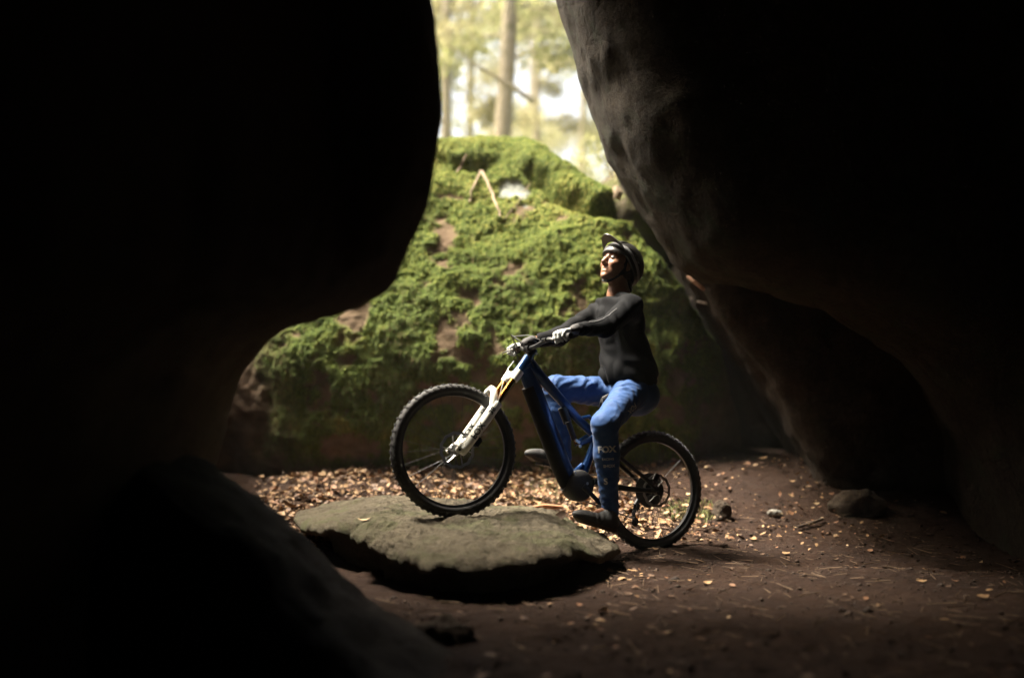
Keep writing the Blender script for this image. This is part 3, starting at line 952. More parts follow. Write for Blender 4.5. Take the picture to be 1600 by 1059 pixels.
fk.tube(arch, [.024, .022, .020, .019, .020, .022, .024], 12)
fork = fk.build("fork", m_white, bike)
fork.matrix_local = STEER
for sy in (1, -1):
    MB().tube([fpt(.045, .016, .064*sy), fpt(.26, .016, .064*sy)], .0185, 18).build("stanchion", m_gold, fork)
cw = MB()
cw.tube([fpt(.010, .012, -.075), fpt(.022, .014, -.05), fpt(.020, .004, 0), fpt(.022, .014, .05), fpt(.010, .012, .075)], [.022, .029, .034, .029, .022], 14)
for sy in (1, -1): cw.tube([fpt(-.004, .016, .064*sy), fpt(.062, .016, .064*sy)], [.0265, .0245], 18)
cw.build("fork_crown", m_white, fork)
ax2 = MB().tube([(1.351, -.086, .365), (1.351, .0865, .365)], .0075, 12); ax2.build("axle", m_black, fork)
cal = MB(); cal.box(fpt(.475, -.022, .050), (.038, .034, .060), Matrix((hn_, Vector((0, 1, 0)), -hd_)).transposed()); cal.build("brake_caliper", m_black, fork, bevel=.006)

def text_mesh(body, size, bold=.0):
    cu = bpy.data.curves.new("t", 'FONT'); cu.body = body; cu.size = size; cu.align_x = 'CENTER'; cu.align_y = 'CENTER'
    cu.offset = bold; cu.resolution_u = 3
    ob = bpy.data.objects.new("t", cu); COL.objects.link(ob)
    dg = bpy.context.evaluated_depsgraph_get()
    me = bpy.data.meshes.new_from_object(ob.evaluated_get(dg))
    bpy.data.objects.remove(ob); bpy.data.curves.remove(cu)
    bm = bmesh.new(); bm.from_mesh(me)
    bmesh.ops.triangulate(bm, faces=bm.faces)
    for _ in range(2):
        es = [e for e in bm.edges if e.calc_length() > size * .10]
        if es: bmesh.ops.subdivide_edges(bm, edges=es, cuts=1); bmesh.ops.triangulate(bm, faces=bm.faces)
    bm.to_mesh(me); bm.free()
    return me

def fork_text(body, size, t, ang, sy, bold=.001, name="lettering"):
    """lettering wrapped on a fork leg, reading up the leg"""
    me = text_mesh(body, size, bold)
    r = .0304
    n_ = len(me.vertices); co = np.empty(n_ * 3, dtype=np.float32); me.vertices.foreach_get("co", co); co = co.reshape(-1, 3)
    out = []
    for x, y, _ in co:
        a = ang + y / r
        out.append(fpt(t - x, .0165, .064 * sy) + (hn_ * math.cos(a) + Vector((0, 1, 0)) * math.sin(a) * 1.0) * r)
    me.vertices.foreach_set("co", np.array([list(v) for v in out], dtype=np.float32).ravel()); me.update()
    return link(name, me, m_ink, fork)
fork_text("FOX", .052, .432, R(72), 1, .0016)
fork_text("38", .042, .290, R(72), 1, .0014)
fork_text("FOX", .052, .432, R(60), -1, .0016)
fork_text("38", .042, .290, R(60), -1, .0014)

# cockpit
stm = MB()
up_ = -hd_
st0 = HTt + up_ * .040
stm.tube([HTt + up_ * .000, HTt + up_ * .018], .0225, 16)
stm.tube([HTt + up_ * .016, HTt + up_ * .066], .019, 16)
bar_c = st0 + hn_ * .030 + up_ * .004
stm.tube([st0, bar_c], [.020, .022], 14)
stm.tube([bar_c + Vector((0, -.028, 0)), bar_c + Vector((0, .028, 0))], .024, 14)
stem = stm.build("stem", m_black, bike); stem.matrix_local = STEER
MB().lathe(st0 + Vector((-.02, .022, -.005)), (0, 1, 0), [(0, -.004), (.006, -.004), (.006, .004), (0, .005)], 10).build("stem_bolt", m_silver, stem)
def barp(y):
    a = abs(y); s_ = math.copysign(1, y)
    rise = .030 * float(sstep(.05, .17, a)) + .045 * max(0, a - .17) * 1.0
    back = .20 * max(0, a - .06)
    return bar_c + Vector((-back, y, rise))
hb = MB(); ys = np.linspace(-.390, .390, 27)
hb.tube([barp(y) for y in ys], [.0112 + .0046 * float(sstep(.09, .02, abs(y))) for y in ys], 14)
bar = hb.build("handlebar", m_black, bike); bar.matrix_local = STEER
for s_ in (1, -1):
    gp = MB(); yy = np.linspace(.262, .392, 40) * s_
    gp.tube([barp(y) for y in yy], [.0172 + .0009 * (i % 2) + (.0035 if i in (0, 1, 2) else 0) for i in range(40)], 16)
    gp.build("grip", m_rubber, bar)
    lv = MB()
    a0 = barp(.235*s_); 
    lv.tube([a0 + Vector((.012, 0, 0)), a0 + Vector((.030, -.008*s_, -.004))], [.013, .011], 10)
    lv.tube([a0 + Vector((.030, -.02*s_, -.004)), a0 + Vector((.030, -.075*s_, .0))], [.011, .009], 10)
    lv.lathe(a0, (0, 1, 0), [(.012, -.008), (.017, -.008), (.017, .008), (.012, .008)], 16, True)
    lever = lv.build("brake_clamp", m_black, bar)
    MB().tube([a0 + Vector((.036, .0, -.006)), a0 + Vector((.052, .035*s_, -.016)), a0 + Vector((.056, .085*s_, -.022)), a0 + Vector((.050, .115*s_, -.026))], [.006, .0055, .005, .0055], 8, flat=.7).build("brake_lever", m_silver, bar)
ho = MB()
b1 = barp(.160); b2 = barp(-.160)
ho.tube([b1 + Vector((.03, 0, 0)), b1 + Vector((.085, -.05, .022)), bar_c + Vector((.115, .02, .045)), bar_c + Vector((.080, -.02, -.02)), bar_c + Vector((.03, -.02, -.10)), HTb + Vector((.03, .03, -.02))], .0026, 7)
ho.tube([b2 + Vector((.03, 0, 0)), b2 + Vector((.085, .05, .03)), bar_c + Vector((.125, .0, .055)), bar_c + Vector((.06, .03, .01)), Vector((.97, .035, .93))], .0026, 7)
ho.tube([barp(-.20), barp(-.20) + Vector((.07, .03, .045)), bar_c + Vector((.10, -.06, .07)), bar_c + Vector((.05, .02, .02)), Vector((.96, .03, .92))], .0024, 7)
hose = ho.build("brake_hoses", m_blackm, bar)
h2 = MB(); h2.tube([fpt(-.05, .06, .0), fpt(.02, .075, .045), fpt(.12, .062, .082), fpt(.24, .02, .094), fpt(.45, -.01, .082)], .0028, 7)
h2.build("brake_hose", m_silver, fork)
dp = MB(); dp.box(bar_c + Vector((.006, 0, .034)), (.050, .062, .014), Matrix.Rotation(R(12), 3, 'Y')); dp.build("display", m_blackm, bar, bevel=.004)

# ------------------------------------------------------------------ rider
PO = Vector((.66, 6.12, .02))
rider = empty("person", PO, label="rider in black top and blue trousers astride the bike looking up", category="person")
def W(x, y, z, steer=False):
    v = Vector((x, y, z))
    if steer: v = STEER @ v
    return BM @ v
HDG = Vector((bX.x, bX.y, 0)).normalized(); LFT = Vector((-HDG.y, HDG.x, 0)); UPW = Vector((0, 0, 1))
def A(v): return np.array(v, dtype=np.float32)

m_skin, nt, b = new_mat("skin")
tc = nt.nodes.new("ShaderNodeTexCoord").outputs['Object']
nt.links.new(ramp(nt, tex_noise(nt, 40, 4, .6, tc), [(.3, (.20, .088, .048)), (.7, (.27, .13, .072))]), b.inputs['Base Color'])
b.inputs['Roughness'].default_value = .48; b.inputs['Subsurface Weight'].default_value = .12; b.inputs['Subsurface Scale'].default_value = .01
m_shirt = simple("charcoal_jersey", (.0038, .0042, .0052), .75, 0, .15, 12, .25, 500, sheen=.01, spec=.07)
m_pants = simple("blue_trousers", (.015, .052, .160), .68, 0, .05, 9, .3, 450, sheen=.08, spec=.2)
m_glove_l = simple("pale_glove_fabric", (.42, .43, .42), .75, 0, .12, 30, .3, 400)
m_glove_d = simple("dark_glove_fabric", (.016, .015, .016), .75, 0, .15, 30, .3, 400)
m_hair = simple("dark_hair", (.03, .017, .010), .5, 0, .4, 60, .6, 300)
m_helm = simple("helmet_shell", (.022, .021, .020), .40, 0, .12, 6, coat=.25)
m_trim = simple("helmet_grey_band", (.17, .17, .17), .45, 0, .1, 12)
m_strap = simple("webbing", (.014, .013, .013), .7)
m_shoe = simple("shoe_fabric", (.016, .015, .015), .7, 0, .25, 30, .4, 300)
m_sole = simple("gum_sole", (.05, .028, .016), .7, 0, .2, 30)
m_eye_w = simple("eye_white", (.62, .58, .54), .25)
m_iris = simple("eye_iris", (.03, .018, .010), .15)

pelvis = W(.280, 0, .945); waist = W(.330, 0, 1.10); chest = W(.415, 0, 1.305); neckb = W(.452, 0, 1.475)
sh_n = W(.470, .175, 1.395); sh_f = W(.440, -.175, 1.425)
hip_n = W(.320, .095, .915); hip_f = W(.320, -.095, .915)
knee_n = W(.575, .265, .660); ank_n = W(.395, .175, .195)
knee_f = W(.690, -.165, .865); ank_f = W(.575, -.150, .485)
hand_n = W(*barp(.325), True) if False else BM @ (STEER @ barp(.327)); hand_f = BM @ (STEER @ barp(-.327))
ax_n = ((BM @ (STEER @ barp(.36))) - (BM @ (STEER @ barp(.30)))).normalized()
ax_f = ((BM @ (STEER @ barp(-.36))) - (BM @ (STEER @ barp(-.30)))).normalized()

def hand_frame(grip, outw, shoulder, elb):
    e2 = (grip - elb); e2 -= outw * e2.dot(outw); e2.normalize()      # forearm direction across the bar
    e2 = (e2 + Vector((0, 0, .10))).normalized()
    e2 = (e2 - outw * e2.dot(outw)).normalized()
    e3 = outw.cross(e2)
    if e3.z < 0: e3 = -e3
    return -outw, e2, e3
elb_n = W(.700, .315, 1.195); elb_f = W(.655, -.315, 1.205)
hf_n = hand_frame(hand_n, ax_n, sh_n, elb_n); hf_f = hand_frame(hand_f, ax_f, sh_f, elb_f)
def hp(g, f, a, b_, c): return g + f[0] * a + f[1] * b_ + f[2] * c
wr_n = hp(hand_n, hf_n, -.006, -.088, .036); wr_f = hp(hand_f, hf_f, -.006, -.088, .036)

hc = W(.492, 0, 1.664)            # head centre
HS = 1.06
pit = R(23)
hx = (HDG * math.cos(pit) + UPW * math.sin(pit)).normalized()
yaw_h = R(12)
hx = (Matrix.Rotation(yaw_h, 3, 'Z') @ hx); hy = (Matrix.Rotation(yaw_h, 3, 'Z') @ LFT); hz = hx.cross(hy)
HM = np.array([list(hx), list(hy), list(hz)], dtype=np.float32).T     # columns = axes
hcA = A(hc)
def H(x, y, z): return A(hc + (hx * x + hy * y + hz * z) * HS)

def head_sdf(P):
    q = (P - hcA) @ HM / HS
    s = ell(q, (-.012, 0, .032), (.098, .077, .098))
    s = smin(s, ell(q, (.030, 0, -.035), (.064, .058, .082)), .03)
    s = smin(s, ell(q, (.045, 0, -.075), (.044, .046, .042)), .025)         # jaw
    s = smin(s, ell(q, (.076, 0, -.103), (.020, .022, .018)), .016)         # chin
    for sy in (1, -1):
        s = smin(s, ell(q, (.062, .040*sy, -.025), (.028, .022, .022)), .02)     # cheekbone
        s = smin(s, cap(q, (.088, .010*sy, .030), (.074, .045*sy, .030), .0095, .009), .012)   # brow
        s = smax(s, -ell(q, (.098, .031*sy, .008), (.016, .017, .011)), .012)    # eye socket
        s = smin(s, ell(q, (.098, .0115*sy, -.036), (.012, .008, .008)), .006)    # nostril
    s = smin(s, cap(q, (.090, 0, .020), (.116, 0, -.030), .0085, .0115), .012)  # nose
    s = smin(s, cap(q, (.0885, -.018, -.0595), (.0885, .018, -.0595), .007, .007), .007)
    s = smin(s, cap(q, (.0945, 0, -.0585), (.0945, 0, -.0590), .0075, .0075), .008)
    s = smin(s, cap(q, (.0875, -.015, -.0745), (.0875, .015, -.0745), .0072, .0072), .008)
    s = smin(s, cap(q, (.0925, 0, -.0745), (.0925, 0, -.0745), .0072, .0072), .008)
    s = smax(s, -cap(q, (.104, -.020, -.067), (.104, .020, -.067), .0055, .0055), .004)   # lip line
    for sy in (1, -1):
        s = smin(s, ell(q, (-.010, .076*sy, -.012), (.018, .008, .030)), .008)
    return s * HS

def limb(P, a, m, b_, r0, r1, r2, k=.03):
    return smin(cap(P, A(a), A(m), r0, r1), cap(P, A(m), A(b_), r1, r2), k)

def fingers(P, g, f, grow=0.0):
    s = None
    lens = [(.034, .024, .018), (.040, .027, .019), (.037, .025, .019), (.030, .020, .016)]
    for i, (l1, l2, l3) in enumerate(lens):
        a = .034 - .0215 * i
        off = (.004, .008, .005, -.003)[i]
        rb = (.0088, .0092, .0088, .0080)[i]
        k0 = A(hp(g, f, a, .000 + off, .036)); k1 = A(hp(g, f, a*1.04, l1*.82 + off, .026 - .002*i))
        k2 = A(hp(g, f, a*1.02, l1*.82 + off + .006, .026 - l2*1.05)); k3 = A(hp(g, f, a, l1*.82 + off - l3*.95, -.016 - .004))
        t = smin(smin(cap(P, k0, k1, rb+grow+.001, rb+grow), cap(P, k1, k2, rb+grow, rb*.95+grow), .004), cap(P, k2, k3, rb*.95+grow, rb*.82+grow), .004)
        s = t if s is None else np.minimum(s, t)
    return s
def thumb(P, g, f, grow=0.0):
    t0 = A(hp(g, f, .030, -.040, .030)); t1 = A(hp(g, f, .052, -.014, .012)); t2 = A(hp(g, f, .052, .010, -.012)); t3 = A(hp(g, f, .040, .022, -.024))
    return smin(smin(cap(P, t0, t1, .0125+grow, .0105+grow), cap(P, t1, t2, .0105+grow, .0095+grow), .006), cap(P, t2, t3, .0095+grow, .008+grow), .005)
def palm(P, g, f, grow=0.0):
    s = None
    for i in range(4):
        a = .031 - .0205 * i
        t = cap(P, A(hp(g, f, a*.62 - .004, -.080, .034)), A(hp(g, f, a, .000, .033)), .0135+grow, .0115+grow)
        s = t if s is None else smin(s, t, .012)
    return s

# body: one continuous mesh, fine around the head
gx = axis_lines([(-.05, .30, .014), (.30, .50, .010), (.50, .86, .0036), (.86, 1.08, .014)])
gy = axis_lines([(5.45, 6.02, .012), (6.02, 6.42, .0036), (6.40, 6.75, .012)])
gzl = axis_lines([(.05, 1.50, .013), (1.50, 1.92, .0036)])
g = Grid(gx, gy, gzl)
S = np.full(g.P.shape[:3], .5, dtype=np.float32)
blend(S, g, head_sdf, hcA - .17, hcA + .17, .001, .0)
cap_b(S, g, H(-.020, 0, -.050), A(neckb), .055, .060, .025)
cap_b(S, g, A(neckb), A(chest), .065, .115, .05)
cap_b(S, g, A(chest), A(waist), .115, .105, .05)
cap_b(S, g, A(waist), A(pelvis), .105, .12, .05)
for (sh_, el_, wr_, gg, ff) in ((sh_n, elb_n, wr_n, hand_n, hf_n), (sh_f, elb_f, wr_f, hand_f, hf_f)):
    cap_b(S, g, A(chest), A(sh_), .08, .055, .05)
    cap_b(S, g, A(sh_), A(el_), .048, .038, .02); cap_b(S, g, A(el_), A(wr_), .038, .027, .02)
    blend(S, g, lambda P: palm(P, gg, ff, -.002), A(gg) - .11, A(gg) + .11, .01)
for (hp_, kn_, an_, toe_) in ((hip_n, knee_n, ank_n, W(.60, .185, .115)), (hip_f, knee_f, ank_f, W(.70, -.145, .400))):
    cap_b(S, g, A(hp_), A(kn_), .085, .056, .04); cap_b(S, g, A(kn_), A(an_), .056, .034, .04)
    cap_b(S, g, A(an_), A(an_.lerp(toe_, .55)), .028, .018, .01)
V, F = g.mesh(S)
body = link("body", mesh_np("body", V - A(PO), F), m_skin, rider)

def child(name, V, F, mat, parent=None, **kw):
    o = link(name, mesh_np(name, V - A(PO), F), mat, rider if parent is None else parent, **kw)
    return o
for sy in (1, -1):
    e = MB(); ec = Vector(H(.0835, .031*sy, .007)) - PO
    e.lathe(ec, hx, [(0.0001, -.0115), (.008, -.008), (.0115, 0), (.008, .008), (.0046, .0105)], 16)
    eye = e.build("eye", m_eye_w, rider)
    MB().lathe(ec, hx, [(.0048, .0103), (.0030, .0113), (.0001, .0118)], 12).build("iris", m_iris, eye)
    eb = MB(); eb.tube([Vector(H(.0965, .012*sy, .033)) - PO, Vector(H(.0935, .032*sy, .041)) - PO, Vector(H(.078, .052*sy, .035)) - PO], [.0035, .0035, .002], 6, flat=.6)
    eb.build("eyebrow", m_hair, rider)

# hair under the helmet
g = box_grid(tuple(hcA - .17), tuple(hcA + .17), .005)
q = (g.P - hcA) @ HM / HS
S = ell(q, (-.026, 0, .010), (.100, .083, .110))
S = smax(S, q[..., 0] - .022 + .25 * np.abs(q[..., 2] - .01), .01)
S = smin(S, cap(q, (-.085, .03, -.085), (-.100, .045, -.125), .026, .014), .03)
S = S + .006 * np.sin(q[..., 1] * 260 + 2 * np.sin(q[..., 2] * 50))
V, F = g.mesh(S); child("hair", V, F, m_hair)

# helmet: shell, lower band, vents, visor, strap
g = box_grid(tuple(hcA - .19), tuple(hcA + .19), .004)
q = (g.P - hcA) @ HM / HS
outer = smin(ell(q, (-.022, 0, .038), (.136, .108, .114)), ell(q, (-.056, 0, .004), (.102, .102, .106)), .03)
inner = smin(ell(q, (-.014, 0, .032), (.108, .086, .104)), ell(q, (-.045, 0, .0), (.088, .085, .10)), .03)
rimz = q[..., 2] - (.048 + .0 * q[..., 0]) + np.clip(-(q[..., 0] - .045), 0, 1) * .78
S = smax(outer, -inner, .006)
S = smax(S, -rimz - .012, .010)
for vy in (-.045, 0, .045):       # vents along the top
    S = smax(S, -ell(q, (.035, vy, .142), (.045, .010, .05)), .008)
    S = smax(S, -ell(q, (-.070, vy * 1.2, .130), (.038, .011, .05)), .008)
for sy in (1, -1):
    S = smax(S, -ell(q, (.025, .098*sy, .068), (.040, .04, .012)), .006)
    S = smax(S, -ell(q, (-.060, .098*sy, .045), (.032, .04, .012)), .006)
V, F = g.mesh(S); helmet = child("helmet", V, F, m_helm)
S2 = smax(outer - .0025, -inner - .0, .004)
bandc = np.abs(rimz - .028 - .05 * np.clip(q[..., 0], 0, 1)) - .013
S2 = smax(S2, bandc, .004)
V, F = g.mesh(S2); child("helmet_band", V, F, m_trim, helmet)
def plate(rows, thick):
    """closed plate from rows of points (list of lists)"""
    mb = MB(); n, m = len(rows), len(rows[0])
    Vv = [Vector(p) for r_ in rows for p in r_]
    Nn_ = []
    for i in range(n):
        for j in range(m):
            a = Vector(rows[min(i+1, n-1)][j]) - Vector(rows[max(i-1, 0)][j]); b_ = Vector(rows[i][min(j+1, m-1)]) - Vector(rows[i][max(j-1, 0)])
            Nn_.append(a.cross(b_).normalized())
    top = [v + k * thick / 2 for v, k in zip(Vv, Nn_)]; bot = [v - k * thick / 2 for v, k in zip(Vv, Nn_)]
    F_ = []; o = n * m
    for i in range(n - 1):
        for j in range(m - 1):
            a = i*m+j; F_.append((a, a+m, a+m+1, a+1)); F_.append((o+a, o+a+1, o+a+m+1, o+a+m))
    for i in range(n - 1): F_.append((i*m, o+i*m, o+(i+1)*m, (i+1)*m)); F_.append((i*m+m-1, (i+1)*m+m-1, o+(i+1)*m+m-1, o+i*m+m-1))
    for j in range(m - 1): F_.append((j, j+1, o+j+1, o+j)); F_.append(((n-1)*m+j, o+(n-1)*m+j, o+(n-1)*m+j+1, (n-1)*m+j+1))
    mb.add(top + bot, F_); return mb
rows = []
for i in range(9):
    t = i / 8; r_ = []
    for j in range(13):
        v = j / 12 * 2 - 1
        hw = .090 - .016 * t
        x = .050 + .056 * (1 - v * v) ** .8 + .055 * t * (1 - .25 * v * v)
        z = .086 + .020 * t + .016 * (1 - v * v) - .026 * abs(v) ** 2.2 * (1 - .4 * t)
        r_.append(Vector(H(x, hw * v, z)) - PO)
    rows.append(r_)
plate(rows, .004).build("visor", simple("visor_plastic", (.085, .09, .09), .32, 0, .1, 10, coat=.2), helmet)
stp = MB()
for sy in (1, -1):
    stp.tube([Vector(H(.020, .080*sy, .040)) - PO, Vector(H(.012, .078*sy, -.030)) - PO, Vector(H(.026, .060*sy, -.082)) - PO, Vector(H(.048, .030*sy, -.118)) - PO, Vector(H(.055, 0, -.126)) - PO], .0075, 8, flat=.35)
    stp.tube([Vector(H(-.075, .072*sy, .000)) - PO, Vector(H(-.020, .080*sy, -.035)) - PO, Vector(H(.020, .068*sy, -.070)) - PO], .007, 8, flat=.35)
stp.build("chin_strap", m_strap, helmet)
bk = MB(); bk.box(Vector(H(.064, .012, -.128)) - PO, (.016, .03, .012), Matrix((hx, hy, hz)).transposed()); bk.build("strap_buckle", m_blackm, helmet, bevel=.003)

def folds(P, d, wl, amp, seed, warp=.6):
    """cloth creases running across direction d"""
    d = A(d); d = d / np.linalg.norm(d)
    n = fbm(P / (wl * 2.2), 2, seed)
    ph = (P @ d) / wl + warp * n * 2.2
    return amp * (np.abs(np.sin(ph * np.pi)) ** 1.4 - .5) * (.5 + .9 * np.clip(fbm(P / (wl * 3), 2, seed + 7) + .35, 0, 1))

# jersey
lo = np.array([.15, 5.50, .90]); hi = np.array([1.02, 6.72, 1.66])
g = box_grid(tuple(lo), tuple(hi), .0062); P = g.P
LA = np.stack([A(HDG), A(LFT), A(UPW)], 1)
def ell_b(c, r, lean_=0.0):
    fx = A((HDG * math.cos(lean_) - UPW * math.sin(lean_))); uz = A((UPW * math.cos(lean_) + HDG * math.sin(lean_)))
    return ell(P, A(c), r, np.stack([fx, A(LFT), uz], 1))
S = ell_b(chest + UPW * .01, (.130, .185, .19), R(8))
S = smin(S, ell_b(waist, (.142, .178, .20), R(6)), .09)
S = smin(S, ell_b(pelvis + UPW * .075, (.160, .190, .13), 0), .07)
S = smin(S, cap(P, A(neckb - UPW * .045), A(sh_n - UPW * .01), .068, .062), .05)
S = smin(S, cap(P, A(neckb - UPW * .045), A(sh_f - UPW * .01), .068, .062), .05)
ARMS = ((sh_n, elb_n, wr_n), (sh_f, elb_f, wr_f))
for (sh_, el_, wr_) in ARMS:
    cuff = wr_ + (el_ - wr_).normalized() * .035
    cap_b(S, g, A(sh_), A(el_), .067, .054, .045); cap_b(S, g, A(el_), A(cuff), .054, .037, .03)
# neck opening and hem
nk = cap(P, A(neckb - UPW * .03 + HDG * .012), A(neckb + UPW * .2 + HDG * .05), .062, .075)
S = smax(S, -nk, .008)
hemz = float(pelvis.z) + .005
rel = P - A(pelvis)
hem = hemz + .055 * (rel @ A(HDG)) * 2.2 - P[..., 2]
S = smax(S, hem, .012)
V, F = g.mesh(S)
N = vnormals(V, F)
def seg_w(V, a, b, r): return np.clip(1.25 - np.maximum(cap(V.astype(np.float32), A(a), A(b), r, r), 0) / .03, 0, 1)
disp = folds(V, UPW * .55 - HDG * .8 + LFT * .25, .095, .014, 621)
for (sh_, el_, wr_) in ARMS:
    w = np.maximum(seg_w(V, sh_.lerp(el_, .35), el_, .05), seg_w(V, el_, wr_, .04))
    disp = disp * (1 - w) + w * folds(V, (wr_ - sh_) * 1.0 + UPW * .35 + HDG * .3, .085, .008, 611)
ed = np.clip(np.abs(V[:, 2] - hemz) / .03, .2, 1)
V = V + N * (disp * ed)[:, None]
jersey = child("jersey", V, F, m_shirt)
jb = BVHTree.FromPolygons([Vector(v) for v in V], [tuple(int(i) for i in f) for f in F])
sp_pts = []
for k in range(9):
    t_ = .30 + .5 * k / 8
    c_ = (sh_n.lerp(elb_n, t_ / .6) if t_ < .6 else elb_n.lerp(wr_n, (t_ - .6) / .4))
    dq = Vector((-.25, -.75, .75)).normalized()
    h_ = jb.ray_cast(c_ + dq * .3, -dq)
    if h_[0] is not None: sp_pts.append(h_[0] - PO + dq * .0005)
sp_ = MB(); sp_.tube(sp_pts, .0035, 6); sp_.build("sleeve_piping", simple("grey_piping", (.12, .12, .125), .5), jersey)
# collar rib
cl_ = MB(); cpts = []
for k in range(25):
    a = 2*math.pi*k/24
    cpts.append(neckb - UPW * (.010 + .028 * math.cos(a)) + HDG * (.062 * math.cos(a) + .012) + LFT * .066 * math.sin(a) - PO)
cl_.tube(cpts, .006, 8, caps=False); cl_.build("collar", m_shirt, jersey)

# trousers
lo = np.array([.02, 5.66, .16]); hi = np.array([.98, 6.50, 1.12])
g = box_grid(tuple(lo), tuple(hi), .0062); P = g.P
S = ell_b(pelvis - UPW * .015, (.150, .175, .125), 0)
S = smin(S, ell_b(pelvis - HDG * .055 - UPW * .05, (.125, .165, .12), 0), .05)
LEGS = ((hip_n, knee_n, ank_n, 701), (hip_f, knee_f, ank_f, 721))
for (hp_, kn_, an_, _s) in LEGS:
    mid_ = kn_.lerp(an_, .35)
    cap_b(S, g, A(hp_), A(kn_), .098, .074, .04); cap_b(S, g, A(kn_), A(mid_), .073, .071, .03); cap_b(S, g, A(mid_), A(an_ + (an_ - kn_).normalized() * .02), .071, .047, .03)
S = smax(S, P[..., 2] - (float(pelvis.z) + .10), .01)
V, F = g.mesh(S)
N = vnormals(V, F); disp = np.zeros(len(V))
for (hp_, kn_, an_, sd_) in LEGS:
    th_d = (kn_ - hp_).normalized(); sh_d = (an_ - kn_).normalized()
    wt = seg_w(V, hp_, kn_, .085); ws = seg_w(V, kn_, an_, .06)
    kd = np.exp(-(np.linalg.norm(V - A(kn_), axis=1) / .13) ** 2)
    f1 = folds(V, th_d * .75 + UPW * .75 + LFT * .2, .050, .0095, sd_) + folds(V, th_d * .9 - UPW * .5, .034, .004, sd_ + 11)
    f2 = folds(V, sh_d + HDG * .45, .055, .009, sd_ + 3) + folds(V, sh_d - HDG * .6 + LFT * .3, .036, .004, sd_ + 13)
    f3 = folds(V, th_d * .4 - sh_d * .9, .045, .010, sd_ + 5)
    w_ = np.maximum(wt, ws)
    d_ = np.where(wt > ws, f1, f2) * (1 - kd) + f3 * kd
    disp = np.where(np.abs(d_ * w_) > np.abs(disp), d_ * w_, disp)
for _ in range(2):      # soften
    acc = np.zeros(len(V)); cnt = np.zeros(len(V))
    for i in range(4): np.add.at(acc, F[:, i], disp[F].mean(1)); np.add.at(cnt, F[:, i], 1)
    disp = acc / np.maximum(cnt, 1)
V = V + N * disp[:, None]
trousers = child("trousers", V, F, m_pants)
TV, TF = V, F
tbvh = BVHTree.FromPolygons([Vector(v) for v in TV], [tuple(f) for f in TF])

def cloth_text(body, size, c, rightd, upd, outd, bold=.0008):
    """print lettering onto the trousers: c is a point outside the cloth, thrown along -outd"""
    me = text_mesh(body, size, bold)
    n_ = len(me.vertices); co = np.empty(n_ * 3, dtype=np.float32); me.vertices.foreach_get("co", co); co = co.reshape(-1, 3)
    out = np.zeros_like(co)
    rightd = rightd.normalized(); upd = upd.normalized(); outd = outd.normalized()
    for i, (x, y, _) in enumerate(co):
        o_ = c + rightd * float(x) + upd * float(y)
        hit = tbvh.ray_cast(o_ + outd * .25, -outd)
        pnt = (hit[0] + hit[1] * .0016) if hit[0] is not None else o_
        if hit[0] is not None and hit[1].dot(outd) < 0: pnt = hit[0] - hit[1] * .0016
        out[i] = A(pnt - PO)
    me.vertices.foreach_set("co", out.ravel()); me.update()
    link("lettering", me, m_pale_ink, trousers)
shin = (knee_n - ank_n).normalized()
outv = Vector((-.12, -1, .05)).normalized()
rt = Vector((1, -.1, 0)); rt = (rt - shin * rt.dot(shin)).normalized()
def shin_pt(t): return knee_n.lerp(ank_n, t)
cloth_text("FOX", .050, shin_pt(.29) + rt * .004, rt, shin, outv, .0022)
cloth_text("RACING", .018, shin_pt(.40) + rt * .008, rt, shin, outv, .0004)
cloth_text("SHOX", .024, shin_pt(.48) + rt * .012, rt, shin, outv, .0004)
cloth_text("S", .050, shin_pt(.66) + rt * .0 - rt * .012, rt, shin, outv, .0018)
thd = (hip_n - knee_n).normalized()
o2 = Vector((.30, -1, .0)).normalized()
ac = thd.cross(o2)
cloth_text("FOX", .050, knee_n.lerp(hip_n, .52) + Vector((.055, 0, -.01)), -thd, -ac if ac.z > 0 else ac, o2, .001)
# ankle cuffs
for an_, kn_ in ((ank_n, knee_n), (ank_f, knee_f)):
    d = (an_ - kn_).normalized()
    MB().tube([an_ - d * .02 - PO, an_ + d * .030 - PO], [.051, .050], 18).build("trouser_cuff", m_pants, trousers)

# gloves
for (gg, ff, wr_) in ((hand_n, hf_n, wr_n), (hand_f, hf_f, wr_f)):
    c0 = A(gg)
    g = box_grid(tuple(c0 - .14), tuple(c0 + .14), .0036); P = g.P
    S = smin(palm(P, gg, ff, .0005), thumb(P, gg, ff, .0), .008)
    S = smin(S, cap(P, A(wr_), A(hp(gg, ff, -.006, -.125, .040)), .030, .033), .02)
    S = smin(S, fingers(P, gg, ff), .005)
    V, F = g.mesh(S)
    fc = V[F].mean(1) - c0
    e1, e2, e3 = A(ff[0]), A(ff[1]), A(ff[2])
    fwd = fc @ e2; 
    pale_f = (fwd > -.030)
    me = mesh_np("glove", V - A(PO), F)
    me.materials.append(m_glove_l); me.materials.append(m_glove_d)
    me.polygons.foreach_set("material_index", np.where(pale_f, 0, 1).astype(np.int32))
    link("glove", me, None, rider)

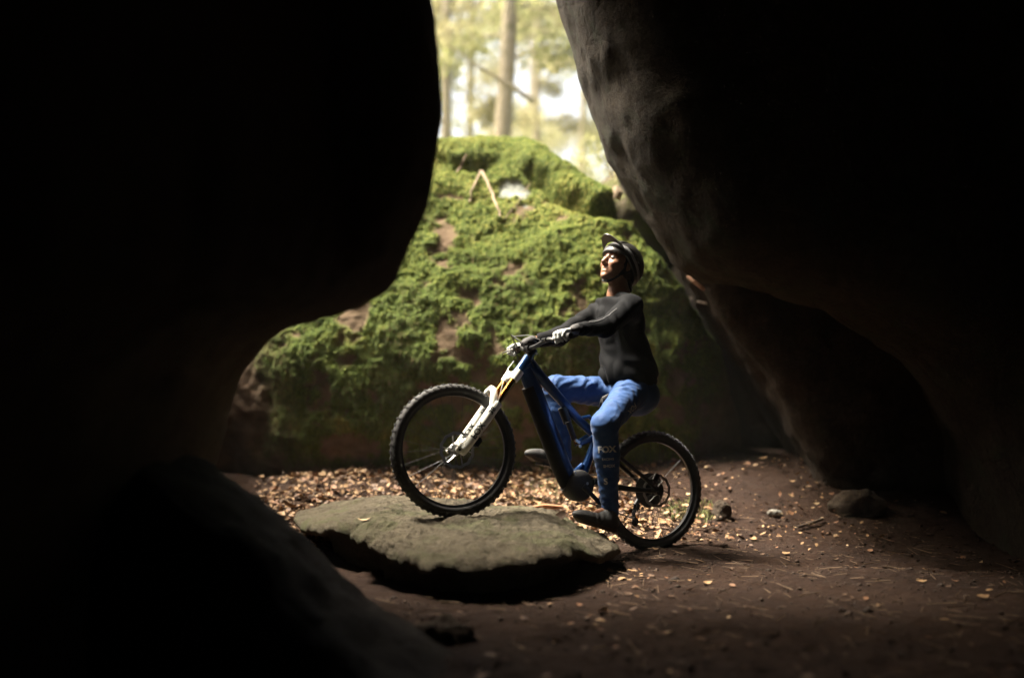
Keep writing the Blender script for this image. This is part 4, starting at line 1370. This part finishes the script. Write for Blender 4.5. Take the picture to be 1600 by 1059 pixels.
# shoes
def shoe(ank, heel, toe, seed):
    f_ = (toe - heel).normalized(); L_ = (toe - heel).length
    sid = f_.cross(UPW).normalized(); u_ = sid.cross(f_).normalized()
    M3 = np.stack([A(f_), A(sid), A(u_)], 1)
    c0 = A(heel.lerp(toe, .5) + u_ * .05)
    g = box_grid(tuple(c0 - np.array([.23, .17, .17])), tuple(c0 + np.array([.23, .17, .17])), .0045); P = g.P
    q = (P - A(heel)) @ M3
    up = smin(ell(q, (.075, 0, .048), (.080, .040, .048)), ell(q, (L_ * .66, 0, .036), (L_ * .37, .046, .040)), .05)
    up = smin(up, cap(q, (.075, 0, .05), tuple(((A(ank + (ank - heel).normalized() * .01)) - A(heel)) @ M3), .045, .044), .04)
    up = up + .002 * np.sin(q[..., 0] * 170) * sstep(.10, .16, q[..., 0]) * sstep(.24, .2, q[..., 0])
    up = smax(up, .016 - q[..., 2], .004)
    V, F = g.mesh(up); sh_o = child("shoe", V, F, m_shoe)
    ol = smin(np.hypot((q[..., 0] - .06) / 1.5, q[..., 1]) - .040, np.hypot((q[..., 0] - L_ * .68) / 2.1, q[..., 1]) - .047, .05)
    tread = .0025 * np.sign(np.sin(q[..., 0] * 420)) * (q[..., 2] < .002)
    so = smax(ol, np.abs(q[..., 2] - .010 - .02 * sstep(L_ * .78, L_, q[..., 0]) ) - .0125 + tread * .5, .006)
    V, F = g.mesh(so); child("shoe_sole", V, F, m_sole, sh_o)
heel_n = W(.338, .185, .070); toe_n = W(.652, .205, .098)
shoe(ank_n, heel_n, toe_n, 1)
pf = cb + cdir * .168 + Vector((0, -.150, 0))
heel_f = BM @ (pf + Vector((-.155, -.002, .016))); toe_f = BM @ (pf + Vector((.150, -.002, .012)))
shoe(ank_f, heel_f, toe_f, 2)

# ------------------------------------------------------------------ leaf litter, leaves, stones, sticks, tufts
def ground_z(x, y):
    x = np.asarray(x); y = np.asarray(y)
    i = np.clip(np.searchsorted(gxs, x), 0, nx_ - 1); j = np.clip(np.searchsorted(gys, y), 0, ny_ - 1)
    return GP.reshape(nx_, ny_, 3)[i, j, 2]
def leaf_shape(seed):
    r = random.Random(seed); V = []; F = []
    n = 5
    wd = r.uniform(.17, .36); curl = r.uniform(-1.0, 1.3); fold = r.uniform(.1, .45); tw = r.uniform(-.5, .5)
    for i in range(n + 1):
        t = i / n; w = wd * math.sin(math.pi * min(1, t * .96 + .02)) ** .75 * (1 + .12 * math.sin(t * 19 + seed)) 
        zc = curl * (t - .5) ** 2
        for j, v in enumerate((-1, 0, 1)):
            V.append((t - .5, v * w, zc + fold * w * abs(v) + tw * v * w * (t - .5) + .02 * r.uniform(-1, 1)))
    for i in range(n):
        for j in range(2): F.append((i*3+j, (i+1)*3+j, (i+1)*3+j+1, i*3+j+1))
    return np.array(V), np.array(F)
LEAVES = [leaf_shape(k) for k in range(12)]
m_leafs = [simple("dry_leaf_tan", (.23, .135, .060), .7, 0, .45, 30, .3, 200), simple("dry_leaf_rust", (.15, .068, .028), .7, 0, .45, 30, .3, 200),
           simple("dry_leaf_brown", (.08, .043, .022), .75, 0, .45, 30, .3, 200), simple("dry_leaf_pale", (.32, .22, .115), .7, 0, .35, 30, .3, 200)]
def scatter(n, x0, x1, y0, y1, dens):
    out = []
    while len(out) < n:
        m = n * 3
        x = rng.uniform(x0, x1, m); y = rng.uniform(y0, y1, m)
        keep = rng.random(m) < dens(x, y)
        out += list(zip(x[keep], y[keep]))
    return np.array(out[:n])
def band(x, y):
    P = np.stack([x, y, 0 * x], -1)
    d = sstep(-2.0, -1.5, x) * sstep(6.25, 6.65, y + .12 * fbm(P * 2, 2, 77)) * (1 - .90 * sstep(.35, 1.4, x))
    return np.clip(d * (.82 + .9 * fbm(P * 2.6, 3, 71)), .0, 1)
def sparse(x, y):
    P = np.stack([x, y, 0 * x], -1)
    return np.clip(.35 + .9 * fbm(P * 1.8, 2, 72), .03, 1)
pb = scatter(8600, -2.4, 2.4, 6.2, 8.0, band)
ps = scatter(420, -.9, 3.0, 3.4, 7.2, sparse)
allp = np.concatenate([pb, ps]); nb = len(pb)
isb = np.arange(len(allp)) < nb
inslab = (np.hypot((allp[:, 0] + .28) / 1.0, (allp[:, 1] - 5.6) / 1.0) < .78)
allp = allp[~inslab]; isb = isb[~inslab]
ls = np.where(isb, np.clip(rng.lognormal(-3.34, .38, len(allp)), .015, .085), np.clip(rng.lognormal(-3.3, .38, len(allp)), .015, .08))
px_ = 800 + 1600 * allp[:, 0] / allp[:, 1]; zz = ground_z(allp[:, 0], allp[:, 1]); py_ = 592 - 1600 * (zz - 1.05) / allp[:, 1]
inframe = (px_ > 420) & (px_ < 1500) & (py_ < 1055)
ls = ls * np.where(px_ > 1000, .82, 1.0)
size_px = np.where(inframe, ls / allp[:, 1], 0) * np.where(isb & (px_ > 870), .75, 1.0)
order = np.argsort(-size_px)
single = np.zeros(len(allp), bool); single[order[:290]] = True
litV, litF, litM = [], [], []; off = 0
leaf_me = {}
def leaf_rot(flat):
    a = rng.uniform(0, 2 * np.pi); t = rng.normal(0, flat); u = rng.normal(0, flat)
    return Matrix.Rotation(a, 3, 'Z') @ Matrix.Rotation(t, 3, 'X') @ Matrix.Rotation(u, 3, 'Y')
def leaf_mat(band_):
    return rng.choice(4, p=[.44, .26, .26, .04] if band_ else [.24, .32, .42, .02])
def leaf_obj(k, mi, pos, rot, size, label, group):
    key = (k, mi)
    if key not in leaf_me:
        leaf_me[key] = mesh_np("fallen_leaf", LEAVES[k][0], LEAVES[k][1]); leaf_me[key].materials.append(m_leafs[mi])
    o = bpy.data.objects.new("fallen_leaf", leaf_me[key]); COL.objects.link(o)
    o.matrix_world = Matrix.Translation(pos) @ rot.to_4x4() @ Matrix.Diagonal((size, size, size * .6, 1))
    o["label"] = label; o["category"] = "leaf"
    if group: o["group"] = group
    return o
for i in range(len(allp)):
    k = int(rng.integers(12)); mi = int(leaf_mat(isb[i])); rot = leaf_rot(.38 if isb[i] else .20)
    lift = (rng.uniform(.008, .045) if isb[i] else .007)
    pos = Vector((allp[i, 0], allp[i, 1], zz[i] + lift))
    if single[i]:
        if isb[i]: leaf_obj(k, mi, pos, rot, ls[i], ("tan", "rusty orange", "dark brown", "pale straw")[mi] + " dry leaf in the leaf litter behind the slab and bike", ("tan", "rusty", "dark brown", "pale")[mi] + " leaves in the litter behind the slab")
        else: leaf_obj(k, mi, pos, rot, ls[i], ("tan", "rusty orange", "dark brown", "pale straw")[mi] + " dry leaf scattered on the bare brown soil of the path", ("tan", "rusty", "dark brown", "pale")[mi] + " leaves scattered on the bare soil")
    else:
        v = (LEAVES[k][0] * np.array([1, 1, .6]) * ls[i]) @ np.array(rot.transposed()) + np.array(pos)
        litV.append(v); litF.append(LEAVES[k][1] + off); litM.append(np.full(len(LEAVES[k][1]), mi)); off += len(v)
lm_ = mesh_np("leaf_litter", np.concatenate(litV), np.concatenate(litF))
for m in m_leafs: lm_.materials.append(m)
lm_.polygons.foreach_set("material_index", np.concatenate(litM).astype(np.int32))
link("leaf_litter", lm_, None, None, kind="stuff")
leaf_obj(2, 3, Vector((-.80, 5.52, float(slab_top(np.array(-.80), np.array(5.52))) + .012)), Matrix.Rotation(.4, 3, 'Z'), .075, "single pale dry leaf lying on the left part of the stone slab", None)
leaf_obj(5, 2, Vector((.27, 5.78, .275)), Matrix.Rotation(.5, 3, 'Z') @ Matrix.Rotation(-.5, 3, 'Y') @ Matrix.Rotation(.9, 3, 'X'), .085, "curled dark brown leaf at the toe of the shoe", None)

# soil crumbs and grit
nc = 9000
cp = np.stack([rng.uniform(-1.2, 3.2, nc), rng.uniform(3.4, 7.6, nc)], 1)
cp = cp[np.hypot(cp[:, 0] + .28, cp[:, 1] - 5.6) > .8]
cz = ground_z(cp[:, 0], cp[:, 1])
base = np.array([(1, 0, 0), (-1, 0, 0), (0, 1, 0), (0, -1, 0), (0, 0, 1), (0, 0, -1)], dtype=float)
octf = np.array([(0,2,4),(2,1,4),(1,3,4),(3,0,4),(2,0,5),(1,2,5),(3,1,5),(0,3,5)])
cs_ = rng.exponential(.0030, len(cp)) + .002
cv = base[None] * (cs_[:, None, None] * rng.uniform(.6, 1.3, (len(cp), 6, 1))) * np.array([1, 1, .7]) + np.stack([cp[:, 0], cp[:, 1], cz + cs_ * .2], 1)[:, None]
cm = mesh_np("soil_crumbs", cv.reshape(-1, 3), (octf[None] + 6 * np.arange(len(cp))[:, None, None]).reshape(-1, 3), smooth=False)
link("soil_crumbs", cm, simple("soil_crumb", (.034, .019, .011), .9, 0, .6, 9), None, kind="stuff")

# needles and broken twigs in the litter
nt2 = 2600
tx = np.concatenate([scatter(1500, -2.0, 1.6, 6.3, 7.9, band), scatter(1100, -.8, 2.8, 3.6, 7.0, lambda x, y: np.full_like(x, .5))])
tx = tx[np.hypot(tx[:, 0] + .28, tx[:, 1] - 5.6) > .8]
tl = np.clip(rng.lognormal(-2.9, .5, len(tx)), .02, .16); tw_ = tl * .022 + .0006; ta = rng.uniform(0, np.pi, len(tx)); tz = ground_z(tx[:, 0], tx[:, 1]) + rng.uniform(.008, .04, len(tx)) * np.where(tx[:, 1] > 6.3, 1, .3)
dd = np.stack([np.cos(ta), np.sin(ta), rng.normal(0, .12, len(tx))], 1); ss = np.stack([-np.sin(ta), np.cos(ta), 0 * ta], 1); uu = np.array([0, 0, 1.0])
c_0 = np.stack([tx[:, 0], tx[:, 1], tz], 1)
TVs = []
for e_ in (-.5, .5):
    for k in range(3):
        a_3 = 2 * np.pi * k / 3
        TVs.append(c_0 + dd * tl[:, None] * e_ + (ss * math.cos(a_3) + uu * math.sin(a_3)) * (tw_ * (1 if e_ < 0 else .5))[:, None])
TVv = np.stack(TVs, 1).reshape(-1, 3); tf0 = np.array([(0, 1, 4, 3), (1, 2, 5, 4), (2, 0, 3, 5)])
link("twig_litter", mesh_np("twig_litter", TVv, (tf0[None] + 6 * np.arange(len(tx))[:, None, None]).reshape(-1, 4)), simple("dry_twig", (.12, .075, .042), .85, 0, .5, 6), None, kind="stuff")

def stone(name, c, r, seed, mat, label, cat="stone"):
    g = box_grid(tuple(np.array(c) - max(r) * 1.3), tuple(np.array(c) + max(r) * 1.3), max(r) / 14)
    V, F = g.mesh(ell(g.P, c, r)); V = finish_rock(V, F, max(r) * .30, max(r) * .9, max(r) * .05, max(r) * .2, seed)
    o = link(name, mesh_np(name, V - np.array(c), F), mat, None, label=label, category=cat); o.location = c
    return o
def gp(x, y, dz=0): return (x, y, float(ground_z(x, y)) + dz)
m_stone = rock_mat("brown_stone", (.04, .028, .02), (.08, .06, .042), (.05, .055, .025), 5, .55)
m_pstone = rock_mat("pale_stone", (.14, .13, .11), (.24, .23, .20))
stone("path_stone", gp(2.36, 7.05, .03), (.20, .12, .10), 601, m_stone, "brown mossy stone half sunk in the soil at the far right")
stone("pale_stone", gp(1.80, 7.00, .015), (.055, .04, .022), 602, m_pstone, "small pale grey stone on the soil right of the rear wheel")
stone("dark_stone", gp(-.30, 4.12, .01), (.14, .09, .07), 603, m_stone, "dark lump of stone on the soil in front of the slab")
stone("rear_stone", gp(1.42, 6.95, .04), (.07, .06, .09), 604, m_stone, "dark stone standing right behind the rear tyre")
m_wood = simple("weathered_wood", (.21, .155, .095), .8, 0, .35, 25, .5, 120)
m_bark = simple("dark_twig", (.055, .035, .022), .85, 0, .35, 25, .5, 120)
def stick(name, pts, radii, mat, label, cat="stick", seg=7):
    p0 = Vector(pts[0]); mb = MB()
    mb.tube([Vector(p) - p0 for p in pts], radii, seg)
    o = mb.build(name, mat, None, label=label, category=cat); o.location = p0
    return o
def off_(p, d): return (p[0] + d[0], p[1] + d[1], p[2] + d[2])
g1 = gp(1.88, 6.75, .02)
stick("fallen_stick", [g1, off_(g1, (.10, .07, .012)), off_(g1, (.22, .16, .035))], [.010, .012, .009], m_bark, "short dark stick lying beside the small pale stone")
g2 = gp(-.42, 7.15, .05)
stick("fallen_stick", [g2, off_(g2, (.12, -.03, .00)), off_(g2, (.22, -.10, -.015))], [.012, .013, .009], m_bark, "dark stick in the leaf litter seen through the front wheel")
g3 = gp(.08, 7.0, .05)
stick("fallen_stick", [g3, off_(g3, (.14, .02, .02)), off_(g3, (.27, .0, .015))], [.014, .018, .013], simple("rotten_wood", (.22, .10, .045), .85, 0, .3, 25), "rusty brown piece of rotten wood in the litter behind the down tube")
def on_moss(x, z, out=.02):
    d = np.array([x, z]); V2 = MV[(MV[:, 1] < 10.3)]
    i = np.argmin((V2[:, 0] - x) ** 2 + (V2[:, 2] - z) ** 2)
    return (float(V2[i, 0]), float(V2[i, 1]) - out, float(V2[i, 2]) + out * .3)
def mpx(px, py, y=8.7): return ((px - 800) / 1600 * y, 1.05 + (592 - py) / 1600 * y)
def root(pxs, r0, r1, label, nm="dead_root"):
    fine = []
    for (p_, q_) in zip(pxs[:-1], pxs[1:]):
        for t_ in (0, .34, .67): fine.append((p_[0] + (q_[0] - p_[0]) * t_ + random.uniform(-1.6, 1.6), p_[1] + (q_[1] - p_[1]) * t_))
    fine.append(pxs[-1])
    pts = [on_moss(*mpx(*p), out=.022) for p in fine]
    n = len(pts)
    stick(nm, pts, [.72 * (r0 + (r1 - r0) * i / (n - 1)) * random.uniform(.75, 1.2) for i in range(n)], m_wood, label, "root")
root([(750, 262), (745, 282), (738, 305), (735, 322)], .014, .009, "thin pale root, left leg of the forked pair hanging on the mossy boulder")
root([(752, 262), (762, 285), (772, 310), (778, 335), (782, 350)], .019, .011, "thicker pale root, right leg of the forked pair hanging on the mossy boulder")
root([(728, 235), (720, 250), (712, 268)], .012, .008, "short pale root high on the left of the mossy boulder near the black overhang")
root([(830, 285), (818, 305), (806, 330), (790, 352)], .006, .004, "thin dry stem crossing below the pale rock patch")
a1 = on_moss(*mpx(978, 322, 8.6), out=.10); a2 = on_moss(*mpx(992, 296, 8.6), out=.10)
stick("broken_branch", [a1, tuple((np.array(a1) + np.array(a2)) / 2 + np.array([.02, -.02, 0])), a2], [.030, .036, .026], m_wood, "broken stub of pale wood between the mossy boulder and the leaning boulder", "branch")
m_rust = simple("bark_rust", (.20, .10, .055), .8, 0, .3, 20)
def P3(px, py, y): return ((px - 800) / 1600 * y, y, 1.05 + (592 - py) / 1600 * y)
rock_bvh = BVHTree.FromPolygons([Vector(v) for v in SBV], [tuple(f) for f in SBF])
moss_sub = MF[(MV[MF[:, 0], 0] > .6) & (MV[MF[:, 0], 1] < 10.5)]
moss_bvh = BVHTree.FromPolygons([Vector(v) for v in MV], [tuple(int(i) for i in f) for f in moss_sub])
def on_rock(px, py):
    d = Vector(((px - 800) / 1600, 1, (592 - py) / 1600)).normalized(); o_ = Vector((0, 0, 1.05))
    hs = [h for h in (rock_bvh.ray_cast(o_, d), moss_bvh.ray_cast(o_, d)) if h[0] is not None]
    return min(hs, key=lambda h: h[3])[0] - d * .015 if hs else o_ + d * 8
stick("wedged_branch", [on_rock(1076, 432), on_rock(1088, 441), on_rock(1101, 453)], [.018, .022, .015], m_rust, "rusty brown branch piece wedged under the leaning boulder", "branch")
stick("wedged_branch", [on_rock(1080, 466), on_rock(1092, 472), on_rock(1106, 475)], [.014, .018, .012], m_bark, "dark chip of wood wedged below the rusty branch piece", "branch")

def tuft(name, c, n, h, spread, mat, label):
    V = []; F = []
    for i in range(n):
        a = rng.uniform(0, 2*np.pi); r_ = spread * math.sqrt(rng.random()); bx, by = r_ * math.cos(a), r_ * math.sin(a)
        L_ = h * rng.uniform(.5, 1.1); d = rng.normal(0, .45, 2); w = .0028
        t = rng.uniform(0, np.pi); wx, wy = w * math.cos(t), w * math.sin(t); b0 = len(V)
        gz0 = float(ground_z(c[0] + bx, c[1] + by)) - c[2]
        for s_ in (0, .5, 1):
            x = bx + d[0] * L_ * s_ ** 1.6; y = by + d[1] * L_ * s_ ** 1.6; z = gz0 + L_ * s_ * (1 - .25 * s_)
            V += [(x - wx * (1 - s_ * .85), y - wy * (1 - s_ * .85), z), (x + wx * (1 - s_ * .85), y + wy * (1 - s_ * .85), z)]
        F += [(b0, b0+1, b0+3, b0+2), (b0+2, b0+3, b0+5, b0+4)]
    o = link(name, mesh_np(name, np.array(V), np.array(F), smooth=False), mat, None, label=label, category="grass tuft", group="grass tufts in the litter"); o.location = c
m_grass = simple("grass_blade", (.13, .15, .035), .7, 0, .35, 8)
tuft("grass_tuft", gp(-.20, 6.72, .0), 420, .075, .16, m_grass, "yellow green grass tuft seen through the front wheel")
tuft("grass_tuft", gp(.22, 7.45, .0), 420, .06, .24, m_grass, "green grass tuft behind the down tube of the bike")
tuft("grass_tuft", gp(1.22, 7.05, .0), 420, .06, .20, m_grass, "green grass tuft seen through the rear wheel")

# ------------------------------------------------------------------ forest beyond the boulder
m_trunk = rock_mat("tree_bark", (.25, .21, .14), (.42, .36, .26), (.13, .14, .05), 2.2, .5)
def leafy(name, stops): return frond_mat(name, stops, .5)
m_crowns = [leafy("crown_green", [(.1, (.13, .14, .05)), (.5, (.25, .26, .11)), (.95, (.40, .39, .20))]),
            leafy("crown_olive", [(.1, (.16, .15, .07)), (.5, (.30, .28, .14)), (.95, (.45, .41, .24))])]
def tree(x, y, r, h, lean, nl, crown_lo, spread, mi, label, seed, nleaf=5000, lsz=.055, dead=None):
    rg = np.random.default_rng(seed)
    z0 = float(gz(np.array(x), np.array(y))) - .25
    t = empty("forest_tree", (x, y, z0), label=label, category="tree", group="trees in the forest beyond the boulder")
    mb = MB(); pts = []; rad = []
    for i in range(15):
        s_ = i / 14
        pts.append((lean * h * s_ + .06 * math.sin(s_ * 7 + seed), .03 * h * s_ * math.sin(seed), h * s_))
        rad.append(r * (1.25 - s_ * .95) * (1 + .5 * math.exp(-s_ * 26)))
    mb.tube(pts, rad, 16)
    tips = []
    limbs = []
    for i in range(nl):
        s_ = crown_lo + (1 - crown_lo) * (i + rg.uniform(0, .8)) / nl
        p0 = Vector((lean * h * s_ + .06 * math.sin(s_ * 7 + seed), .03 * h * s_ * math.sin(seed), h * s_))
        a = rg.uniform(0, 2*np.pi); L_ = spread * rg.uniform(.5, 1.1) * (1.15 - .8 * s_)
        d = Vector((math.cos(a), math.sin(a), rg.uniform(-.25, .25)))
        p1 = p0 + d * L_ * .5 + Vector((0, 0, .04 * L_)); p2 = p0 + d * L_ + Vector((0, 0, -.18 * L_))
        lb = MB(); lb.tube([p0, p1, p2], [r * .22, r * .14, r * .05], 7); limbs.append(lb)
        for k in range(10):
            tt = rg.uniform(.25, 1.0); tips.append(((p0.lerp(p2, tt)) + Vector((0, 0, .1 * L_ * math.sin(tt * 3.1))), L_))
    tr_ = mb.build("trunk", m_trunk, t)
    for lb in limbs: lb.build("limb", m_trunk, tr_)
    if dead:
        lb = MB(); lb.tube([Vector(p) - Vector((x, y, z0)) for p in dead], [.045, .038, .030, .018, .010], 8); lb.build("limb", m_trunk, tr_, label="bare dead limb reaching out to the left")
    ti = rg.integers(len(tips), size=nleaf)
    base = np.array([list(p) for p, _ in tips])[ti]
    sig = np.array([[.13 * L_, .13 * L_, .10 * L_] for _, L_ in tips])[ti]
    c = base + rg.normal(0, 1, (nleaf, 3)) * sig - np.abs(rg.normal(0, .12, (nleaf, 1))) * np.array([0, 0, 1.0])
    d1 = rg.normal(0, 1, (nleaf, 3)); d1 /= np.linalg.norm(d1, axis=1, keepdims=True)
    d2 = np.cross(d1, rg.normal(0, 1, (nleaf, 3))); d2 /= np.linalg.norm(d2, axis=1, keepdims=True)
    sz = lsz * rg.uniform(.5, 1.3, (nleaf, 1))
    V = np.stack([c - d1 * sz, c + d2 * sz * .5, c + d1 * sz, c - d2 * sz * .5], 1).reshape(-1, 3)
    cm = mesh_np("crown", V, np.arange(nleaf * 4).reshape(-1, 4), smooth=False)
    attr(cm, "tone", np.repeat(np.clip(rg.random(nleaf) * .5 + .5 * rg.random(len(tips))[ti], 0, 1), 4))
    link("crown", cm, m_crowns[mi], t)
def at(px, y): return (px - 800) / 1600 * y
dead = [P3(835, 160, 15.2), P3(800, 136, 15.1), P3(765, 115, 15.0), P3(730, 92, 14.9), P3(698, 70, 14.8)]
tree(at(764, 16), 16, .125, 13, .085, 20, .22, 2.2, 0, "thick trunked tree above the moss, nearest in the bright gap", 1, 9000, .055, dead)
tree(at(694, 20), 20, .10, 14, .02, 22, .16, 2.6, 1, "tree at the left edge of the bright gap beside the black overhang", 2, 12000, .07)
tree(at(842, 24), 24, .085, 14, .0, 18, .2, 2.2, 1, "slim tree right of the thick trunk in the bright gap", 3, 7000, .065)
tree(at(738, 29), 29, .13, 16, -.01, 24, .12, 3.6, 0, "hazy tree behind, between the left edge tree and the thick trunk", 4, 15000, .085)
tree(at(905, 34), 34, .13, 15, .01, 20, .10, 3.2, 0, "distant tree low in the gap right of the slim tree", 5, 9000, .085)
tree(at(965, 30), 30, .13, 9, .0, 18, .12, 2.2, 1, "small distant tree next to the leaning boulder edge", 6, 3500, .07)
tree(at(655, 26), 26, .16, 16, .01, 20, .10, 3.4, 0, "tree mostly hidden behind the black overhang", 7, 6000, .07)
tree(at(830, 48), 48, .17, 18, .0, 22, .08, 4.5, 1, "farthest tree in the middle of the bright gap", 8, 12000, .13)

# shrubs and grass along the crest of the mossy boulder
def bush(c, r, n, lsz, mi, label, seed):
    rg = np.random.default_rng(seed); c = Vector(c)
    t = empty("crest_bush", c, label=label, category="bush")
    st = MB()
    for i in range(7):
        a = rg.uniform(0, 6.28); st.tube([(0, 0, -.1), (r * .4 * math.cos(a), r * .4 * math.sin(a), r * .5), (r * .8 * math.cos(a), r * .8 * math.sin(a), r * .9)], [.012, .008, .004], 6)
    st.build("stem", m_bark, t)
    d = rg.normal(0, 1, (n, 3)); d /= np.linalg.norm(d, axis=1, keepdims=True)
    p = d * (r * rg.random((n, 1)) ** .45) * np.array([1.2, 1, .8]) + np.array([0, 0, r * .45])
    d1 = rg.normal(0, 1, (n, 3)); d1 /= np.linalg.norm(d1, axis=1, keepdims=True); d2 = np.cross(d1, rg.normal(0, 1, (n, 3))); d2 /= np.linalg.norm(d2, axis=1, keepdims=True)
    sz = lsz * rg.uniform(.5, 1.3, (n, 1))
    V = np.stack([p - d1 * sz, p + d2 * sz * .45, p + d1 * sz, p - d2 * sz * .45], 1).reshape(-1, 3)
    cm = mesh_np("crown", V, np.arange(n * 4).reshape(-1, 4), smooth=False); attr(cm, "tone", np.repeat(rg.random(n), 4))
    link("crown", cm, m_crowns[mi], t)
bush((1.06, 8.9, 2.78), .20, 700, .022, 1, "low brownish bush on the moss beside the leaning boulder edge", 21)
bush((1.30, 12.5, 3.5), .5, 700, .04, 0, "pale green bush behind the crest of the mossy boulder", 22)

# ------------------------------------------------------------------ haze of the bright forest air
hz = bpy.data.meshes.new("haze")
bm = bmesh.new(); bmesh.ops.create_cube(bm, size=1.0); bm.to_mesh(hz); bm.free()
hzm = bpy.data.materials.new("haze"); hzm.use_nodes = True
hnt = hzm.node_tree; hnt.nodes.remove(hnt.nodes["Principled BSDF"])
pv = hnt.nodes.new("ShaderNodeVolumePrincipled")
pv.inputs["Color"].default_value = (.95, .96, .88, 1); pv.inputs["Density"].default_value = HAZE
hnt.links.new(pv.outputs[0], hnt.nodes["Material Output"].inputs["Volume"])
if HAZE > 0:
    ho_ = link("haze", hz, hzm, None, kind="stuff")
    ho_.location = (0, 180, 9.5); ho_.scale = (304, 444, 24)
